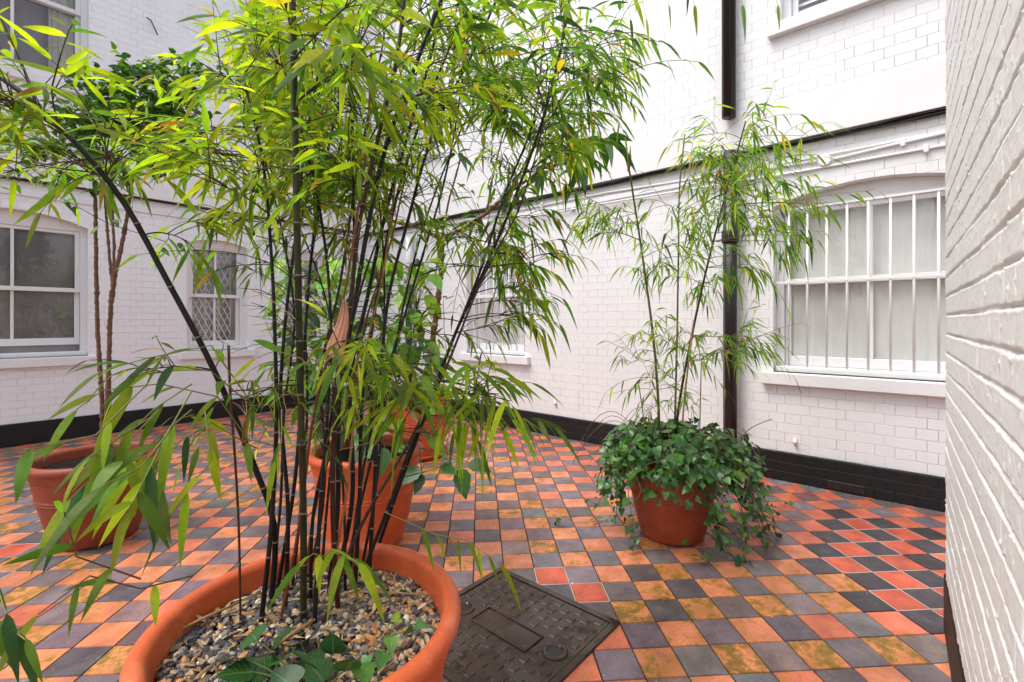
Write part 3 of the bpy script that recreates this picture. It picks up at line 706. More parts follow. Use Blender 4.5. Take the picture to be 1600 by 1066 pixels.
# ================================================================== PLANTS
def norm(v): return v/(np.linalg.norm(v, axis=-1, keepdims=True)+1e-12)
LANCE = ([0, .06, .16, .32, .52, .72, .88, 1.0], [.06, .45, .82, 1.0, .90, .62, .28, .0])
OVATE = ([0, .05, .15, .32, .5, .68, .84, 1.0], [.08, .45, .85, 1.0, .93, .68, .36, .0])
IVYP = ([0, .02, .10, .22, .38, .56, .78, 1.0], [.30, .74, 1.0, 1.02, .90, .72, .40, .0])
def leaves(mb, pos, dr, up, L, Wd, droop, fold, col, prof=LANCE, serr=0.0, lobe=0.0):
    """many leaves at once: three vertices across, folded on the midrib, bending down along their length"""
    ts = np.array(prof[0]); ws = np.array(prof[1]); N = len(pos); S_ = len(ts)
    pos = np.asarray(pos); dr = norm(np.asarray(dr)); up = np.asarray(up); L = np.asarray(L); Wd = np.asarray(Wd); droop = np.asarray(droop)
    side = norm(np.cross(dr, up)); nn = norm(np.cross(side, dr))
    down = np.array([0, 0, -1.0])
    T = ts[None, :, None]
    c = pos[:, None]+dr[:, None]*(L[:, None, None]*T)+down*(L*droop)[:, None, None]*T**2
    # keep overall length when bending
    c = pos[:, None]+(c-pos[:, None])*(1/np.sqrt(1+(droop*.7)**2))[:, None, None]
    hw = (Wd[:, None]*ws[None])[..., None]*.5
    fo = fold[:, None, None]
    lb = -dr[:, None]*(L[:, None, None]*.10*lobe)*np.exp(-((T-.1)/.12)**2)
    tw = (np.random.default_rng(len(pos)).normal(0, .65, N))[:, None, None]*T
    sv = side[:, None]*np.cos(tw)+nn[:, None]*np.sin(tw); nv = nn[:, None]*np.cos(tw)-side[:, None]*np.sin(tw)
    lft = c-sv*hw+nv*hw*fo+lb; rgt = c+sv*hw+nv*hw*fo+lb
    if serr > 0:
        sg = (np.arange(S_) % 2*2-1)[None, :, None]*serr*hw; lft = lft-sv*sg; rgt = rgt+sv*sg
    V = np.stack([lft, c, rgt], 2)      # N,S,3,3
    base = (np.arange(N)*S_*3)[:, None, None]
    i = np.arange(S_-1)[None, :, None]*3
    q = np.array([[0, 1, 4, 3], [1, 2, 5, 4]])
    Fc = (base[..., None]+i[..., None]+q[None, None])   # N,S-1,2,4
    uv = np.stack(np.broadcast_arrays(np.array([0, .5, 1.0])[None, None, :], ts[None, :, None]), -1)
    uv = np.broadcast_to(uv, (N, S_, 3, 2))
    cc = np.repeat(col, (S_-1)*2, axis=0)
    mb.add(V.reshape(-1, 3), Fc.reshape(-1, 4).tolist(), cc, uv.reshape(-1, 2))
PAL = {'yg': (.40, .52, .020), 'lg': (.26, .42, .024), 'g': (.125, .28, .028), 'dg': (.04, .12, .024), 'y': (.62, .46, .03), 'br': (.42, .20, .07), 'bg': (.05, .15, .05), 'iv': (.026, .10, .022), 'iv2': (.06, .19, .03), 'pale': (.20, .30, .10)}
def pick(tone, n, rng):
    keys = [k for k, _ in tone]; w_ = np.array([x for _, x in tone], float); w_ /= w_.sum()
    C = np.array([PAL[k] for k in keys])[rng.choice(len(keys), n, p=w_)]
    return C*np.exp(rng.normal(0, .22, (n, 1)))*np.exp(rng.normal(0, .07, (n, 3)))
T_TOP = [('yg', 5), ('lg', 5), ('g', 2), ('y', .4), ('br', .03)]
T_MID = [('yg', 2), ('lg', 4), ('g', 4), ('dg', 1.2), ('y', .25), ('br', .05)]
T_DARK = [('g', 4), ('dg', 3), ('lg', 2.0), ('yg', .6), ('br', .2)]
T_RIGHT = [('lg', 4), ('g', 5), ('yg', 1.2), ('dg', 1.5), ('y', .25), ('br', .15)]
def bez(a, b, lift, n=7, side=None):
    t_ = np.linspace(0, 1, n)[:, None]; m = (a+b)/2+np.array([0, 0, lift])
    if side is not None: m = m+side
    return (1-t_)**2*a+2*t_*(1-t_)*m+t_**2*b
class Plant:
    def __init__(s, seed): s.r = np.random.default_rng(seed); s.canes = []; s.tw = MB(); s.lf = MB(); s.rad = []
    def near(s, p, below=.05, hmin=.75):
        best = None
        for c in s.canes:
            q = c[c[:, 2] > hmin] if (c[:, 2] > hmin).any() else c
            d = np.linalg.norm(q-p, axis=1)+np.maximum(0, q[:, 2]-p[2]+.0)*1.2
            i = d.argmin()
            if best is None or d[i] < best[0]: best = (d[i], q[i])
        return best[1]
    def fan(s, a, b, L, wr, tone, nl, droop, mat='leaf', rad=.0012, tcol=(.05, .035, .02), side0=None, spread=.9, tipbias=.45):
        "twig from a to b with alternate leaves on its last part"
        r = s.r
        pts = bez(a, b, .02+.12*np.linalg.norm(b-a)*r.random(), 6, r.normal(0, .02, 3)*np.linalg.norm(b-a)*3)
        s.tw.tube(pts, np.linspace(rad*1.3, rad*.6, 6), 4, tcol, cap=False)
        if nl <= 0: return
        u = np.linspace(tipbias, 1, nl); k = u*5; i = np.minimum(k.astype(int), 4); fr_ = (k-i)[:, None]
        pos = pts[i]*(1-fr_)+pts[i+1]*fr_
        td = norm(pts[i+1]-pts[i]); sd2 = norm(np.cross(td, np.array([0, 0, 1.0]))+1e-6)
        sg = np.where(np.arange(nl) % 2 == 0, 1.0, -1.0)[:, None]
        dr = td*(.55+.5*r.random((nl, 1)))+sd2*sg*spread*(.5+.6*r.random((nl, 1)))+np.array([0, 0, -1.0])*droop*(.25+.5*r.random((nl, 1)))+r.normal(0, .18, (nl, 3))
        dr[-1] = td[-1]+np.array([0, 0, -droop*.5])
        LL = L*(.6+.55*r.random(nl)); up = np.array([0, 0, 1.0])+r.normal(0, .45, (nl, 3))
        leaves(s.lf, pos, dr, up, LL, LL*wr*(.85+.3*r.random(nl)), droop*(.15+.75*r.random(nl)), .12+.3*r.random(nl), pick(tone, nl, r))
    def cluster(s, px, py, rx, ry, d0, d1, nsub, ntw, nl, L, wr=.13, tone=T_MID, droop=.6, rsub=.11, hmin=.75, brad=.0022, tcol=(.05, .035, .02), down=.0, outlen=.0):
        r = s.r
        for _ in range(nsub):
            while True:
                q = r.uniform(-1, 1, 2)
                if q@q <= 1: break
            d = r.uniform(d0, d1); c = P(px+rx*q[0], py+ry*q[1], d)
            a = s.near(c, hmin=hmin)
            dist = np.linalg.norm(c-a)
            br = bez(a, c, .1*dist, 8, r.normal(0, .05, 3)*dist)
            s.tw.tube(br, np.linspace(brad, brad*.6, 8), 5, tcol, cap=False)
            out = norm(c-a)
            for _ in range(ntw):
                st_ = br[r.integers(4, 8)]
                off = out*rsub*(.4+r.random())+r.normal(0, rsub*.6, 3)+np.array([0, 0, -down*r.random()])
                s.fan(st_, st_+off, L, wr, tone, nl+r.integers(-1, 2), droop, tcol=tcol)
    def bare(s, n, region, d, ln, col=((.02, .015, .012), (.35, .2, .1))):
        r = s.r; x0, y0, x1, y1 = region
        for _ in range(n):
            p = P(r.uniform(x0, x1), r.uniform(y0, y1), r.uniform(*d)); a = s.near(p, hmin=.5)
            dv = norm(p-a)*ln*(.4+r.random()); b = a+dv+np.array([0, 0, ln*.4*r.random()])
            c = col[0] if r.random() < .6 else col[1]
            pts = bez(a, b, .02, 5, r.normal(0, .02, 3)); s.tw.tube(pts, np.linspace(.0016, .0006, 5), 4, c, cap=False)
            for _ in range(r.integers(1, 4)):
                q = pts[r.integers(2, 5)]; s.tw.tube([q, q+norm(dv+r.normal(0, .06, 3))*.06], [.0008, .0004], 3, c, cap=False)
def cane(plant, parent, pts, r0, r1, col, node=.16, n=10, name='cane', ncol=(.17, .14, .11), seed=0):
    "a jointed cane: pts is a 3-D polyline"
    rng = np.random.default_rng(seed+1000)
    pts = np.array(pts, float)
    # smooth resample
    seg = np.linalg.norm(np.diff(pts, axis=0), axis=1); s0 = np.concatenate([[0], np.cumsum(seg)]); Lt = s0[-1]
    m = max(12, int(Lt/.03)); u = np.linspace(0, Lt, m)
    def cr(u):
        out = np.zeros((len(u), 3)); 
        T = np.gradient(pts, s0, axis=0) if len(pts) > 2 else np.tile((pts[1]-pts[0])/Lt, (2, 1))
        i = np.clip(np.searchsorted(s0, u, 'right')-1, 0, len(seg)-1); h = seg[i]; t_ = ((u-s0[i])/h)[:, None]
        return (2*t_**3-3*t_**2+1)*pts[i]+(t_**3-2*t_**2+t_)*h[:, None]*T[i]+(-2*t_**3+3*t_**2)*pts[i+1]+(t_**3-t_**2)*h[:, None]*T[i+1]
    us = []; rs = []; cs = []
    R_ = lambda x: r0+(r1-r0)*x/Lt
    nodes = []; x = rng.random()*.05+.02
    while x < Lt-.02: nodes.append(x); x += node*(.75+.4*rng.random())
    prev = 0.0
    c = np.array(col)
    for nd in nodes+[Lt]:
        k_ = np.linspace(prev, nd-.004 if nd < Lt else nd, 4)
        v = c*(.75+.5*rng.random())
        for q in k_: us.append(q); rs.append(R_(q)); cs.append(v)
        if nd < Lt:
            us += [nd-.0015, nd, nd+.0025]; rs += [R_(nd)*1.16, R_(nd)*1.18, R_(nd)*1.0]; cs += [np.array(ncol)*.9, np.array(ncol), c*.6]
            prev = nd+.004
    us = np.array(us); o_ = np.argsort(us, kind='stable'); us = us[o_]; rs = np.array(rs)[o_]; cs = np.array(cs)[o_]
    pp = cr(us)
    mb = MB(); mb.tube(pp, rs, n, cols=cs); ob = mb.build(name, M['cane'], parent, True)
    plant.canes.append(cr(np.linspace(0, Lt, max(20, int(Lt/.05)))))
    return ob
def pxline(pl, d0, d1, base=None):
    "list of photo pixels bottom-up -> 3-D polyline with depth running d0..d1"
    ys = np.array([p[1] for p in pl], float); t_ = (ys[0]-ys)/(ys[0]-ys[-1]+1e-9)
    return [P(p[0], p[1], d0+(d1-d0)*k_) for p, k_ in zip(pl, t_)]
BLK = (.011, .009, .009); BRN = (.045, .018, .010); OLV = (.032, .032, .014); TAN = (.30, .15, .06); RED = (.16, .055, .022)
dg_ = lambda y: FPX*(CAMH-GZ+.01)/(y-HOR)
bam = empty('black_bamboo', W(-.45, 1.25, GZ), 'tall black bamboo clump with dark canes and yellow green leaves growing in the foreground pot', 'bamboo')
BP = Plant(11)
CN = [ # pixels bottom-up, top depth, radius0, radius1, colour
 ([(424, 960), (424, 800), (400, 735), (335, 580), (262, 440), (182, 300), (110, 215), (40, 150), (-60, 80)], 1.10, .0095, .0075, BLK),
 ([(474, 984), (474, 800), (470, 640), (466, 440), (461, 200), (457, 0), (455, -160)], 1.10, .0105, .0095, OLV),
 ([(406, 990), (424, 820), (432, 640), (430, 540), (424, 400), (410, 250), (380, 120)], 1.35, .0080, .0040, BLK),
 ([(445, 968), (450, 800), (438, 620), (446, 500), (463, 360), (475, 240), (500, 100)], 1.45, .0075, .0040, BLK),
 ([(432, 932), (462, 740), (474, 560), (490, 370), (520, 200), (560, 60)], 1.60, .0075, .0040, BLK),
 ([(491, 992), (500, 800), (512, 640), (516, 480), (500, 330), (470, 200), (430, 60)], 1.45, .0070, .0035, BLK),
 ([(513, 940), (527, 800), (531, 610), (556, 465), (572, 370), (600, 240), (650, 100), (700, -30), (740, -160)], 1.40, .0090, .0070, BLK),
 ([(529, 965), (520, 800), (526, 620), (547, 480), (560, 360), (585, 240), (620, 90), (640, -100)], 1.30, .0085, .0060, BRN),
 ([(523, 922), (548, 800), (550, 570), (574, 465), (596, 360), (640, 200), (680, 60), (700, -60)], 1.70, .0090, .0060, BLK),
 ([(554, 925), (561, 800), (568, 600), (590, 460), (612, 340), (660, 180), (720, 30), (760, -90)], 1.80, .0080, .0050, BLK),
 ([(575, 928), (584, 780), (594, 600), (607, 465), (636, 350), (680, 200), (740, 80), (800, -60)], 1.60, .0075, .0050, BLK),
 ([(582, 880), (620, 770), (668, 640), (712, 520), (758, 420), (800, 320), (850, 180), (880, 60), (900, -80)], 1.75, .0080, .0055, BLK),
 ([(562, 908), (604, 800), (656, 660), (704, 540), (748, 430), (790, 300), (830, 200), (850, 60)], 1.95, .0075, .0045, BLK),
 ([(500, 990), (560, 830), (640, 690), (690, 590), (752, 440), (810, 330)], 1.50, .0065, .0035, BRN),
 ([(434, 990), (466, 830), (492, 640), (520, 530), (538, 460), (556, 350), (575, 200), (580, 80)], 1.25, .0050, .0035, RED),
 ([(470, 940), (500, 760), (540, 640), (572, 500), (610, 380), (640, 240)], 1.55, .0055, .0030, RED),
 ([(510, 950), (540, 780), (560, 600), (600, 420), (616, 300), (640, 120)], 1.60, .0045, .0030, TAN),
 ([(540, 935), (536, 760), (520, 610), (516, 500), (470, 360), (420, 260)], 1.55, .0050, .0025, BLK),
 ([(560, 915), (588, 760), (598, 560), (600, 420), (590, 300), (560, 160)], 1.75, .0055, .0035, BLK),
 ([(455, 935), (470, 790), (480, 640), (478, 500), (500, 330), (540, 200)], 1.65, .0055, .0035, BLK),
 ([(485, 950), (490, 800), (510, 700), (530, 560), (552, 420), (552, 300), (548, 120)], 1.50, .0065, .0040, BLK),
 ([(420, 945), (438, 790), (444, 640), (460, 500), (440, 360), (400, 200)], 1.55, .0055, .0030, BLK),
 ([(535, 915), (570, 760), (604, 620), (630, 480), (660, 360), (700, 250), (740, 160)], 1.85, .0060, .0035, BLK),
 ([(478, 915), (500, 820), (508, 700), (500, 600), (530, 450), (560, 260), (600, 60)], 1.70, .0065, .0040, BRN),
 ([(376, 984), (372, 800), (366, 700), (360, 620), (357, 540)], 1.16, .0035, .0040, (.07, .03, .02)),
 ([(545, 900), (560, 780), (585, 650), (630, 500), (660, 400), (690, 300), (720, 140), (730, -20)], 1.95, .0060, .0040, BLK),
 ([(500, 925), (512, 780), (540, 560), (580, 400), (640, 270), (700, 170)], 1.75, .0055, .0030, BLK),
]
for i, (pp, dt, r0, r1, c) in enumerate(CN):
    b0 = dg_(pp[0][1])
    cane(BP, bam, pxline(pp, b0, dt), r0*.80, r1*.80, c, seed=i, n=12)
# pixel clusters: px, py, rx, ry, d0, d1, nsub, ntw, nl, leaf length
C_ = BP.cluster
C_(50, 165, 100, 40, .9, 1.15, 8, 5, 5, .085, .16, T_TOP, .4)
C_(150, 245, 90, 30, .95, 1.2, 4, 5, 5, .085, .14, T_TOP, .45)
C_(60, 260, 90, 45, 1.1, 1.4, 4, 4, 4, .07, .13, T_MID, .5)
C_(400, 150, 75, 60, 1.15, 1.7, 12, 5, 5, .075, .17, T_TOP, .45)
C_(350, 240, 95, 55, 1.1, 1.6, 13, 5, 5, .08, .17, T_TOP, .55)
C_(520, 60, 130, 90, .9, 1.25, 9, 5, 5, .105, .17, T_TOP, .5)
C_(470, 110, 120, 90, 1.3, 1.9, 12, 5, 5, .08, .17, T_TOP, .5)
C_(600, 230, 120, 80, 1.4, 2.0, 16, 6, 5, .075, .14, T_TOP, .7)
C_(480, 220, 110, 80, 1.4, 2.0, 14, 6, 5, .075, .14, T_TOP, .7)
C_(560, 180, 150, 110, 1.0, 1.7, 18, 5, 5, .082, .18, T_TOP, .5)
C_(560, 40, 180, 80, 1.2, 2.0, 20, 5, 5, .085, .17, T_TOP, .5)
C_(420, 290, 120, 70, 1.2, 1.8, 11, 5, 5, .08, .17, T_TOP, .6)
C_(640, 290, 110, 80, 1.3, 1.9, 8, 5, 5, .08, .14, T_MID, .75)
C_(760, 90, 130, 100, 1.2, 2.1, 24, 5, 5, .085, .16, T_MID, .6)
C_(870, 105, 105, 110, 1.5, 2.2, 25, 5, 5, .085, .15, T_RIGHT, .7)
C_(810, 225, 95, 75, 1.5, 2.1, 13, 5, 5, .085, .15, T_RIGHT, .8)
C_(960, 140, 50, 70, 1.6, 2.1, 7, 5, 5, .08, .12, T_RIGHT, .9)
C_(805, 365, 55, 60, 1.4, 1.9, 10, 5, 5, .085, .15, T_RIGHT, .9)
C_(815, 455, 40, 55, 1.5, 1.8, 5, 5, 5, .085, .15, T_RIGHT, 1.0)
C_(720, 390, 50, 40, 1.5, 1.9, 4, 5, 5, .075, .13, T_MID, .8)
C_(740, 480, 50, 50, 1.5, 1.8, 3, 4, 4, .075, .13, T_MID, .9)
C_(380, 380, 80, 40, 1.3, 1.7, 3, 4, 4, .07, .13, T_MID, .7)
C_(320, 370, 70, 20, 1.2, 1.5, 2, 5, 5, .08, .14, T_MID, .8)
C_(500, 330, 110, 50, 1.3, 1.8, 7, 5, 5, .07, .14, T_MID, .7)
T_LOW = [('lg', 4), ('yg', 3), ('g', 3), ('pale', 1)]
C_(640, 600, 80, 45, .95, 1.25, 4, 4, 4, .085, .16, T_LOW, .8, rsub=.09, hmin=.5)
C_(650, 610, 60, 30, 1.0, 1.3, 4, 4, 4, .09, .19, T_LOW, .9, rsub=.08, hmin=.5)
C_(740, 610, 60, 35, 1.0, 1.25, 4, 4, 5, .095, .14, T_LOW, .7, rsub=.09, hmin=.5)
C_(790, 640, 30, 40, 1.0, 1.2, 2, 4, 4, .10, .13, T_LOW, .8, rsub=.07, hmin=.5)
C_(560, 570, 60, 40, 1.0, 1.2, 2, 3, 4, .08, .14, T_LOW, .8, rsub=.08, hmin=.5)
C_(450, 620, 70, 60, 1.1, 1.5, 5, 3, 4, .06, .14, T_MID, .7, rsub=.08, hmin=.5)
C_(340, 620, 60, 60, 1.0, 1.3, 3, 3, 3, .06, .14, T_MID, .7, rsub=.07, hmin=.5)
C_(210, 560, 40, 30, 1.0, 1.3, 2, 3, 3, .07, .13, T_MID, .6, rsub=.07, hmin=.5)
# large leaves reaching out on the left, close to the lens
T_BIG = [('g', 5), ('bg', 3), ('lg', 4), ('yg', 2), ('pale', 1)]
def spray(pts_px, d0, d1, ln, nl, wr=.19, tone=T_BIG, droop=.5, r=.0018, col=(.16, .17, .05)):
    n = len(pts_px); pts = [P(a, b, d0+(d1-d0)*i/(n-1)) for i, (a, b) in enumerate(pts_px)]
    BP.tw.tube(pts, np.linspace(r, r*.5, n), 5, col, cap=False)
    pts = np.array(pts); rr_ = BP.r
    for j in range(nl):
        u = (.25+.75*j/max(1, nl-1))*(n-1); i = min(int(u), n-2); p = pts[i]+(pts[i+1]-pts[i])*(u-i)
        td = norm(pts[i+1]-pts[i]); s_ = norm(np.cross(td, Zv)); sg = 1 if j % 2 else -1
        L0 = ln*.86 if ln > .1 else ln; dr = td*.5+s_*sg*.75*rr_.random()+np.array([0, 0, -droop*rr_.random()])+sg*.35*Zv*rr_.random()
        if j == nl-1: dr = td+np.array([0, 0, -.3])
        L_ = L0*(.65+.5*rr_.random())
        leaves(BP.lf, [p], [dr], [-Fv*.6+Zv*.8+rr_.normal(0, .25, 3)], [L_], [L_*wr], [droop*(.3+.5*rr_.random())], np.array([.2]), pick(tone, 1, rr_))
spray([(390, 690), (340, 620), (250, 600), (160, 610), (120, 640)], 1.15, .85, .13, 5)
spray([(400, 640), (330, 580), (260, 570), (210, 590)], 1.2, .95, .11, 5)
spray([(400, 640), (330, 540), (230, 560), (160, 580)], 1.2, .90, .12, 5)
spray([(300, 600), (240, 640), (190, 690), (160, 730)], 1.0, .86, .12, 5)
spray([(300, 610), (260, 680), (220, 730), (160, 760)], .95, .75, .13, 6)
spray([(250, 640), (190, 700), (150, 740), (110, 780)], .95, .8, .12, 5)
spray([(250, 700), (220, 760), (200, 800)], .85, .76, .12, 5)
spray([(300, 640), (240, 690), (215, 720), (190, 720)], 1.0, .84, .12, 6, .22, T_BIG, .9)
spray([(330, 660), (280, 690), (250, 730), (225, 760)], 1.0, .84, .11, 6, .22, T_BIG, .9)
spray([(240, 650), (190, 680), (165, 700), (140, 715)], .95, .82, .11, 6, .22, T_BIG, .8)
spray([(-60, 940), (-20, 960), (20, 985), (40, 1000)], .66, .60, .085, 4, .2, T_BIG, .8)
spray([(-60, 860), (-10, 900), (10, 960)], .68, .62, .08, 3, .2, T_BIG, .7)
spray([(230, 600), (150, 680), (60, 700), (0, 710)], .9, .70, .11, 4, tone=[('yg', 2), ('lg', 2), ('g', 2)])
spray([(320, 640), (330, 720), (300, 760), (270, 800)], .95, .85, .10, 4)
spray([(400, 700), (380, 690), (330, 660), (310, 700)], 1.1, .95, .09, 4)
spray([(300, 900), (220, 920), (140, 900), (60, 960)], .95, .66, .08, 4, tone=[('g', 2), ('lg', 1)], col=(.15, .08, .05))
spray([(220, 905), (120, 870), (100, 800)], .8, .70, .08, 3, tone=[('g', 2)], col=(.15, .08, .05))
spray([(505, 870), (520, 858), (535, 865), (560, 880)], 1.0, .9, .095, 6, .17, T_LOW, .9)
spray([(505, 870), (490, 865), (470, 880)], 1.0, .95, .10, 3, .17, T_LOW, .7)
spray([(600, 800), (680, 835), (730, 845), (780, 880)], 1.15, 1.05, .075, 8, .14, T_LOW, 1.1, .0012)
spray([(440, 640), (440, 690), (430, 720)], 1.05, 1.0, .07, 4, .16, T_LOW, .9)
spray([(500, 590), (470, 560), (430, 548), (400, 560)], 1.05, 1.0, .09, 3, .16, T_LOW, .4)
# tips hanging in at the top edge
for (x, d_, n_l) in ((1045, 1.6, 3), (1085, 1.5, 7), (1160, 1.45, 3), (1215, 1.4, 4), (985, 1.7, 8), (1010, 1.7, 5)):
    y_ = -30 if x > 1040 else -60
    spray([(900, -80), ((900+x)/2, -110), (x-20, -70), (x, y_+38 if x > 1040 else y_+90)], 1.9, d_, .085, n_l, .14, T_RIGHT, 1.3, .0012)
C_(520, 560, 80, 70, 1.3, 1.7, 7, 4, 4, .065, .16, T_MID, .7, rsub=.08, hmin=.5)
C_(640, 520, 50, 70, 1.4, 1.8, 5, 4, 4, .065, .16, T_MID, .8, rsub=.08, hmin=.5)
BP.bare(42, (380, 420, 760, 760), (1.0, 1.5), .22)
BP.bare(12, (330, 420, 560, 700), (1.0, 1.4), .18)
BP.bare(120, (450, 40, 800, 400), (1.1, 1.7), .22, ((.02, .015, .012), (.05, .03, .02)))
BP.lf.build('foliage', M['leaf'], bam, True); BP.tw.build('twigs', M['cane'], bam, True)
# pale dry sheath wedged among the canes
sh = MB(); n1_, n2_ = 14, 15; Vv = []
for i in range(n1_):
    u = i/(n1_-1); yy = 468+88*u; wpx = 2.5+18*u**.75*(1-.10*u*u); xx = 538-16*u+3*math.sin(u*5)
    for j in range(n2_):
        v = j/(n2_-1)*2-1; Vv.append(P(xx+wpx*v*.8+4*u, yy+(4*v*v-3*math.sin(v*7) if i == n1_-1 else 0), 1.08+.004*v*v*u+.0010*math.sin(v*9+u)+.01*u))
sh.add(Vv, [(i*n2_+j, i*n2_+j+1, (i+1)*n2_+j+1, (i+1)*n2_+j) for i in range(n1_-1) for j in range(n2_-1)], np.array([np.array((.60, .31, .20))*(.82+.25*math.sin((j*2.1)+i*.1)**2)*(.55+.45*min(1, i/6)) for i in range(n1_-1) for j in range(n2_-1)]))
o = sh.build('dry_sheath', M['salmon'], bam, True); m = o.modifiers.new('solid', 'SOLIDIFY'); m.thickness = .0012; o['label'] = 'salmon coloured dry sheath wedged among the canes'

# gravel in the foreground pot
def ico():
    import bmesh
    bm = bmesh.new(); bmesh.ops.create_icosphere(bm, subdivisions=1, radius=1); bm.verts.ensure_lookup_table()
    V = np.array([v.co[:] for v in bm.verts]); F_ = np.array([[v.index for v in f.verts] for f in bm.faces]); bm.free(); return V, F_
IV, IF = ico()
bm_ = MB(); rg = np.random.default_rng(3); NP_ = 4800
PC = np.array([(.06, .06, .075), (.10, .095, .11), (.17, .15, .15), (.46, .30, .16), (.52, .24, .09), (.58, .46, .30), (.62, .56, .46), (.035, .035, .04), (.36, .16, .07), (.24, .20, .18)])
PWt = np.array([.17, .18, .10, .13, .09, .08, .05, .10, .05, .05])
for i in range(NP_):
    rr_ = .308*math.sqrt(rg.random()); a = rg.random()*2*PI
    sx = rg.uniform(.006, .0150); sc = np.array([sx, sx*rg.uniform(.5, .95), sx*rg.uniform(.22, .55)])
    Rm = np.array(Matrix.Rotation(rg.random()*2*PI, 3, 'Z')@Matrix.Rotation(rg.normal(0, .5), 3, 'X')@Matrix.Rotation(rg.normal(0, .4), 3, 'Y'))
    V = (IV*(1+rg.normal(0, .10, (len(IV), 1)))*sc)@Rm.T+np.array([cf[0]+rr_*math.cos(a), cf[1]+rr_*math.sin(a), GZ+rg.uniform(-.004, .008)+.010*math.exp(-(rr_/.2)**2)])
    left = (np.cos(a-YAW)*0+((V[0]-cf)@Rv)) < 0.02
    wt = PWt.copy()
    if left: wt[[0, 1, 7]] *= 1.9
    else: wt[[3, 4, 5]] *= 1.7
    c = PC[rg.choice(10, p=wt/wt.sum())]*rg.uniform(.75, 1.25)
    bm_.add(V, IF.tolist(), c)
tag(bm_.build('gravel', M['pebble'], smooth=False), 'mixed grey and tan gravel on the soil of the foreground pot', 'gravel', kind='stuff')
# dry leaf litter and sticks on the gravel
lt = MB(); nL = 230; a = rg.random(nL)*2*PI; rr_ = .29*np.sqrt(rg.random(nL))
pos = np.stack([cf[0]+rr_*np.cos(a), cf[1]+rr_*np.sin(a), np.full(nL, GZ+.016)], 1)+rg.normal(0, .003, (nL, 3))
a2 = rg.random(nL)*2*PI; dr = np.stack([np.cos(a2), np.sin(a2), rg.normal(0, .12, nL)], 1)
LL = rg.uniform(.02, .065, nL)
leaves(lt, pos, dr, np.array([0, 0, 1.0])+rg.normal(0, .5, (nL, 3)), LL, LL*rg.uniform(.12, .3, nL), rg.uniform(-.1, .25, nL), rg.uniform(-.5, .6, nL), np.array([(.50, .34, .19), (.60, .46, .30), (.38, .22, .11)])[rg.integers(0, 3, nL)]*rg.uniform(.7, 1.15, (nL, 1)))
tag(lt.build('leaf_litter', M['litter'], smooth=True), 'dry tan bamboo leaves scattered on the gravel of the foreground pot', 'leaf litter', kind='stuff')
for (a_, b_, r_, lab) in (((250, 1000), (372, 942), .004, 'pale split cane lying on the gravel at the left inside the foreground pot'), ((430, 1010), (492, 968), .0045, 'thick brown cane stub lying on the gravel among the bamboo bases'), ((560, 925), (680, 931), .0022, 'thin straight twig lying on the gravel at the right inside the foreground pot')):
    p = pz(a_[0], a_[1], GZ+.02); q = pz(b_[0], b_[1], GZ+.026); mb = MB(); mb.tube([p, (p+q)/2+np.array([0, 0, .003]), q], [r_, r_*.9, r_*.8], 8, (.38, .22, .11))
    tag(mb.build('fallen_cane', M['cane'], smooth=True, loc=p), lab, 'cane')

# ivy in the foreground pot
def ivy_leafs(mb, pos, out, size, rng, tone=(('iv', 4), ('iv2', 2)), upz=.9, dr_out=.7, dwn=.35):
    n = len(pos); dr = out*dr_out+rng.normal(0, .45, (n, 3))+np.array([0, 0, -1.0])*dwn
    up = out*(.8)+np.array([0, 0, upz])-Fv*.35+rng.normal(0, .3, (n, 3))
    leaves(mb, pos, dr, up, size, size*rng.uniform(.85, 1.05, n), rng.uniform(.05, .35, n), rng.uniform(.05, .3, n), pick(list(tone), n, rng), IVYP, lobe=1.0)
r3 = np.random.default_rng(21)
fi = empty('ivy', pz(470, 1040, GZ), 'dark glossy ivy leaves over the gravel at the front of the foreground pot', 'ivy')
mb = MB(); st_ = MB()
spots = [(430, 1015, .06), (475, 1050, .065), (540, 1048, .05), (395, 1050, .055), (470, 1005, .062), (400, 1000, .052), (440, 1035, .05), (490, 1045, .055), (520, 1020, .048), (380, 1030, .045), (420, 1055, .06), (505, 1065, .05), (560, 1060, .04), (455, 1075, .06)]
for (x, y, s_) in [(a_, b_, c_*1.25) for a_, b_, c_ in spots]:
    p = pz(x, y, GZ+.045+.02*r3.random()); b0 = pz(500, 1110, GZ+.01)
    st_.tube(bez(b0, p, .03), .0015, 5, (.10, .12, .04))
    ivy_leafs(mb, np.array([p]), norm(np.array([p-b0])), np.array([s_]), r3, (('iv', 2), ('iv2', 1)), 1.2, .6, .0)
mb.build('leaves', M['ivy'], fi, True); st_.build('stems', M['cane'], fi, True)
fi2 = empty('ivy', pz(620, 980, GZ), 'small bright green ivy sprig against the right inside of the foreground pot rim', 'ivy')
mb = MB(); st_ = MB(); b0 = pz(600, 1005, GZ+.01)
for (x, y, s_, tn) in ((625, 965, .030, 'lg'), (650, 975, .036, 'iv2'), (612, 995, .036, 'g'), (635, 990, .028, 'iv2'), (600, 1020, .036, 'iv2'), (575, 1025, .03, 'iv2')):
    p = pz(x, y, GZ+.04); st_.tube(bez(b0, p, .02), .0013, 5, (.12, .14, .05)); ivy_leafs(mb, np.array([p]), norm(np.array([p-b0])), np.array([s_]), r3, ((tn, 1),), 1.1, .5, .1)
mb.build('leaves', M['ivy'], fi2, True); st_.build('stems', M['cane'], fi2, True)

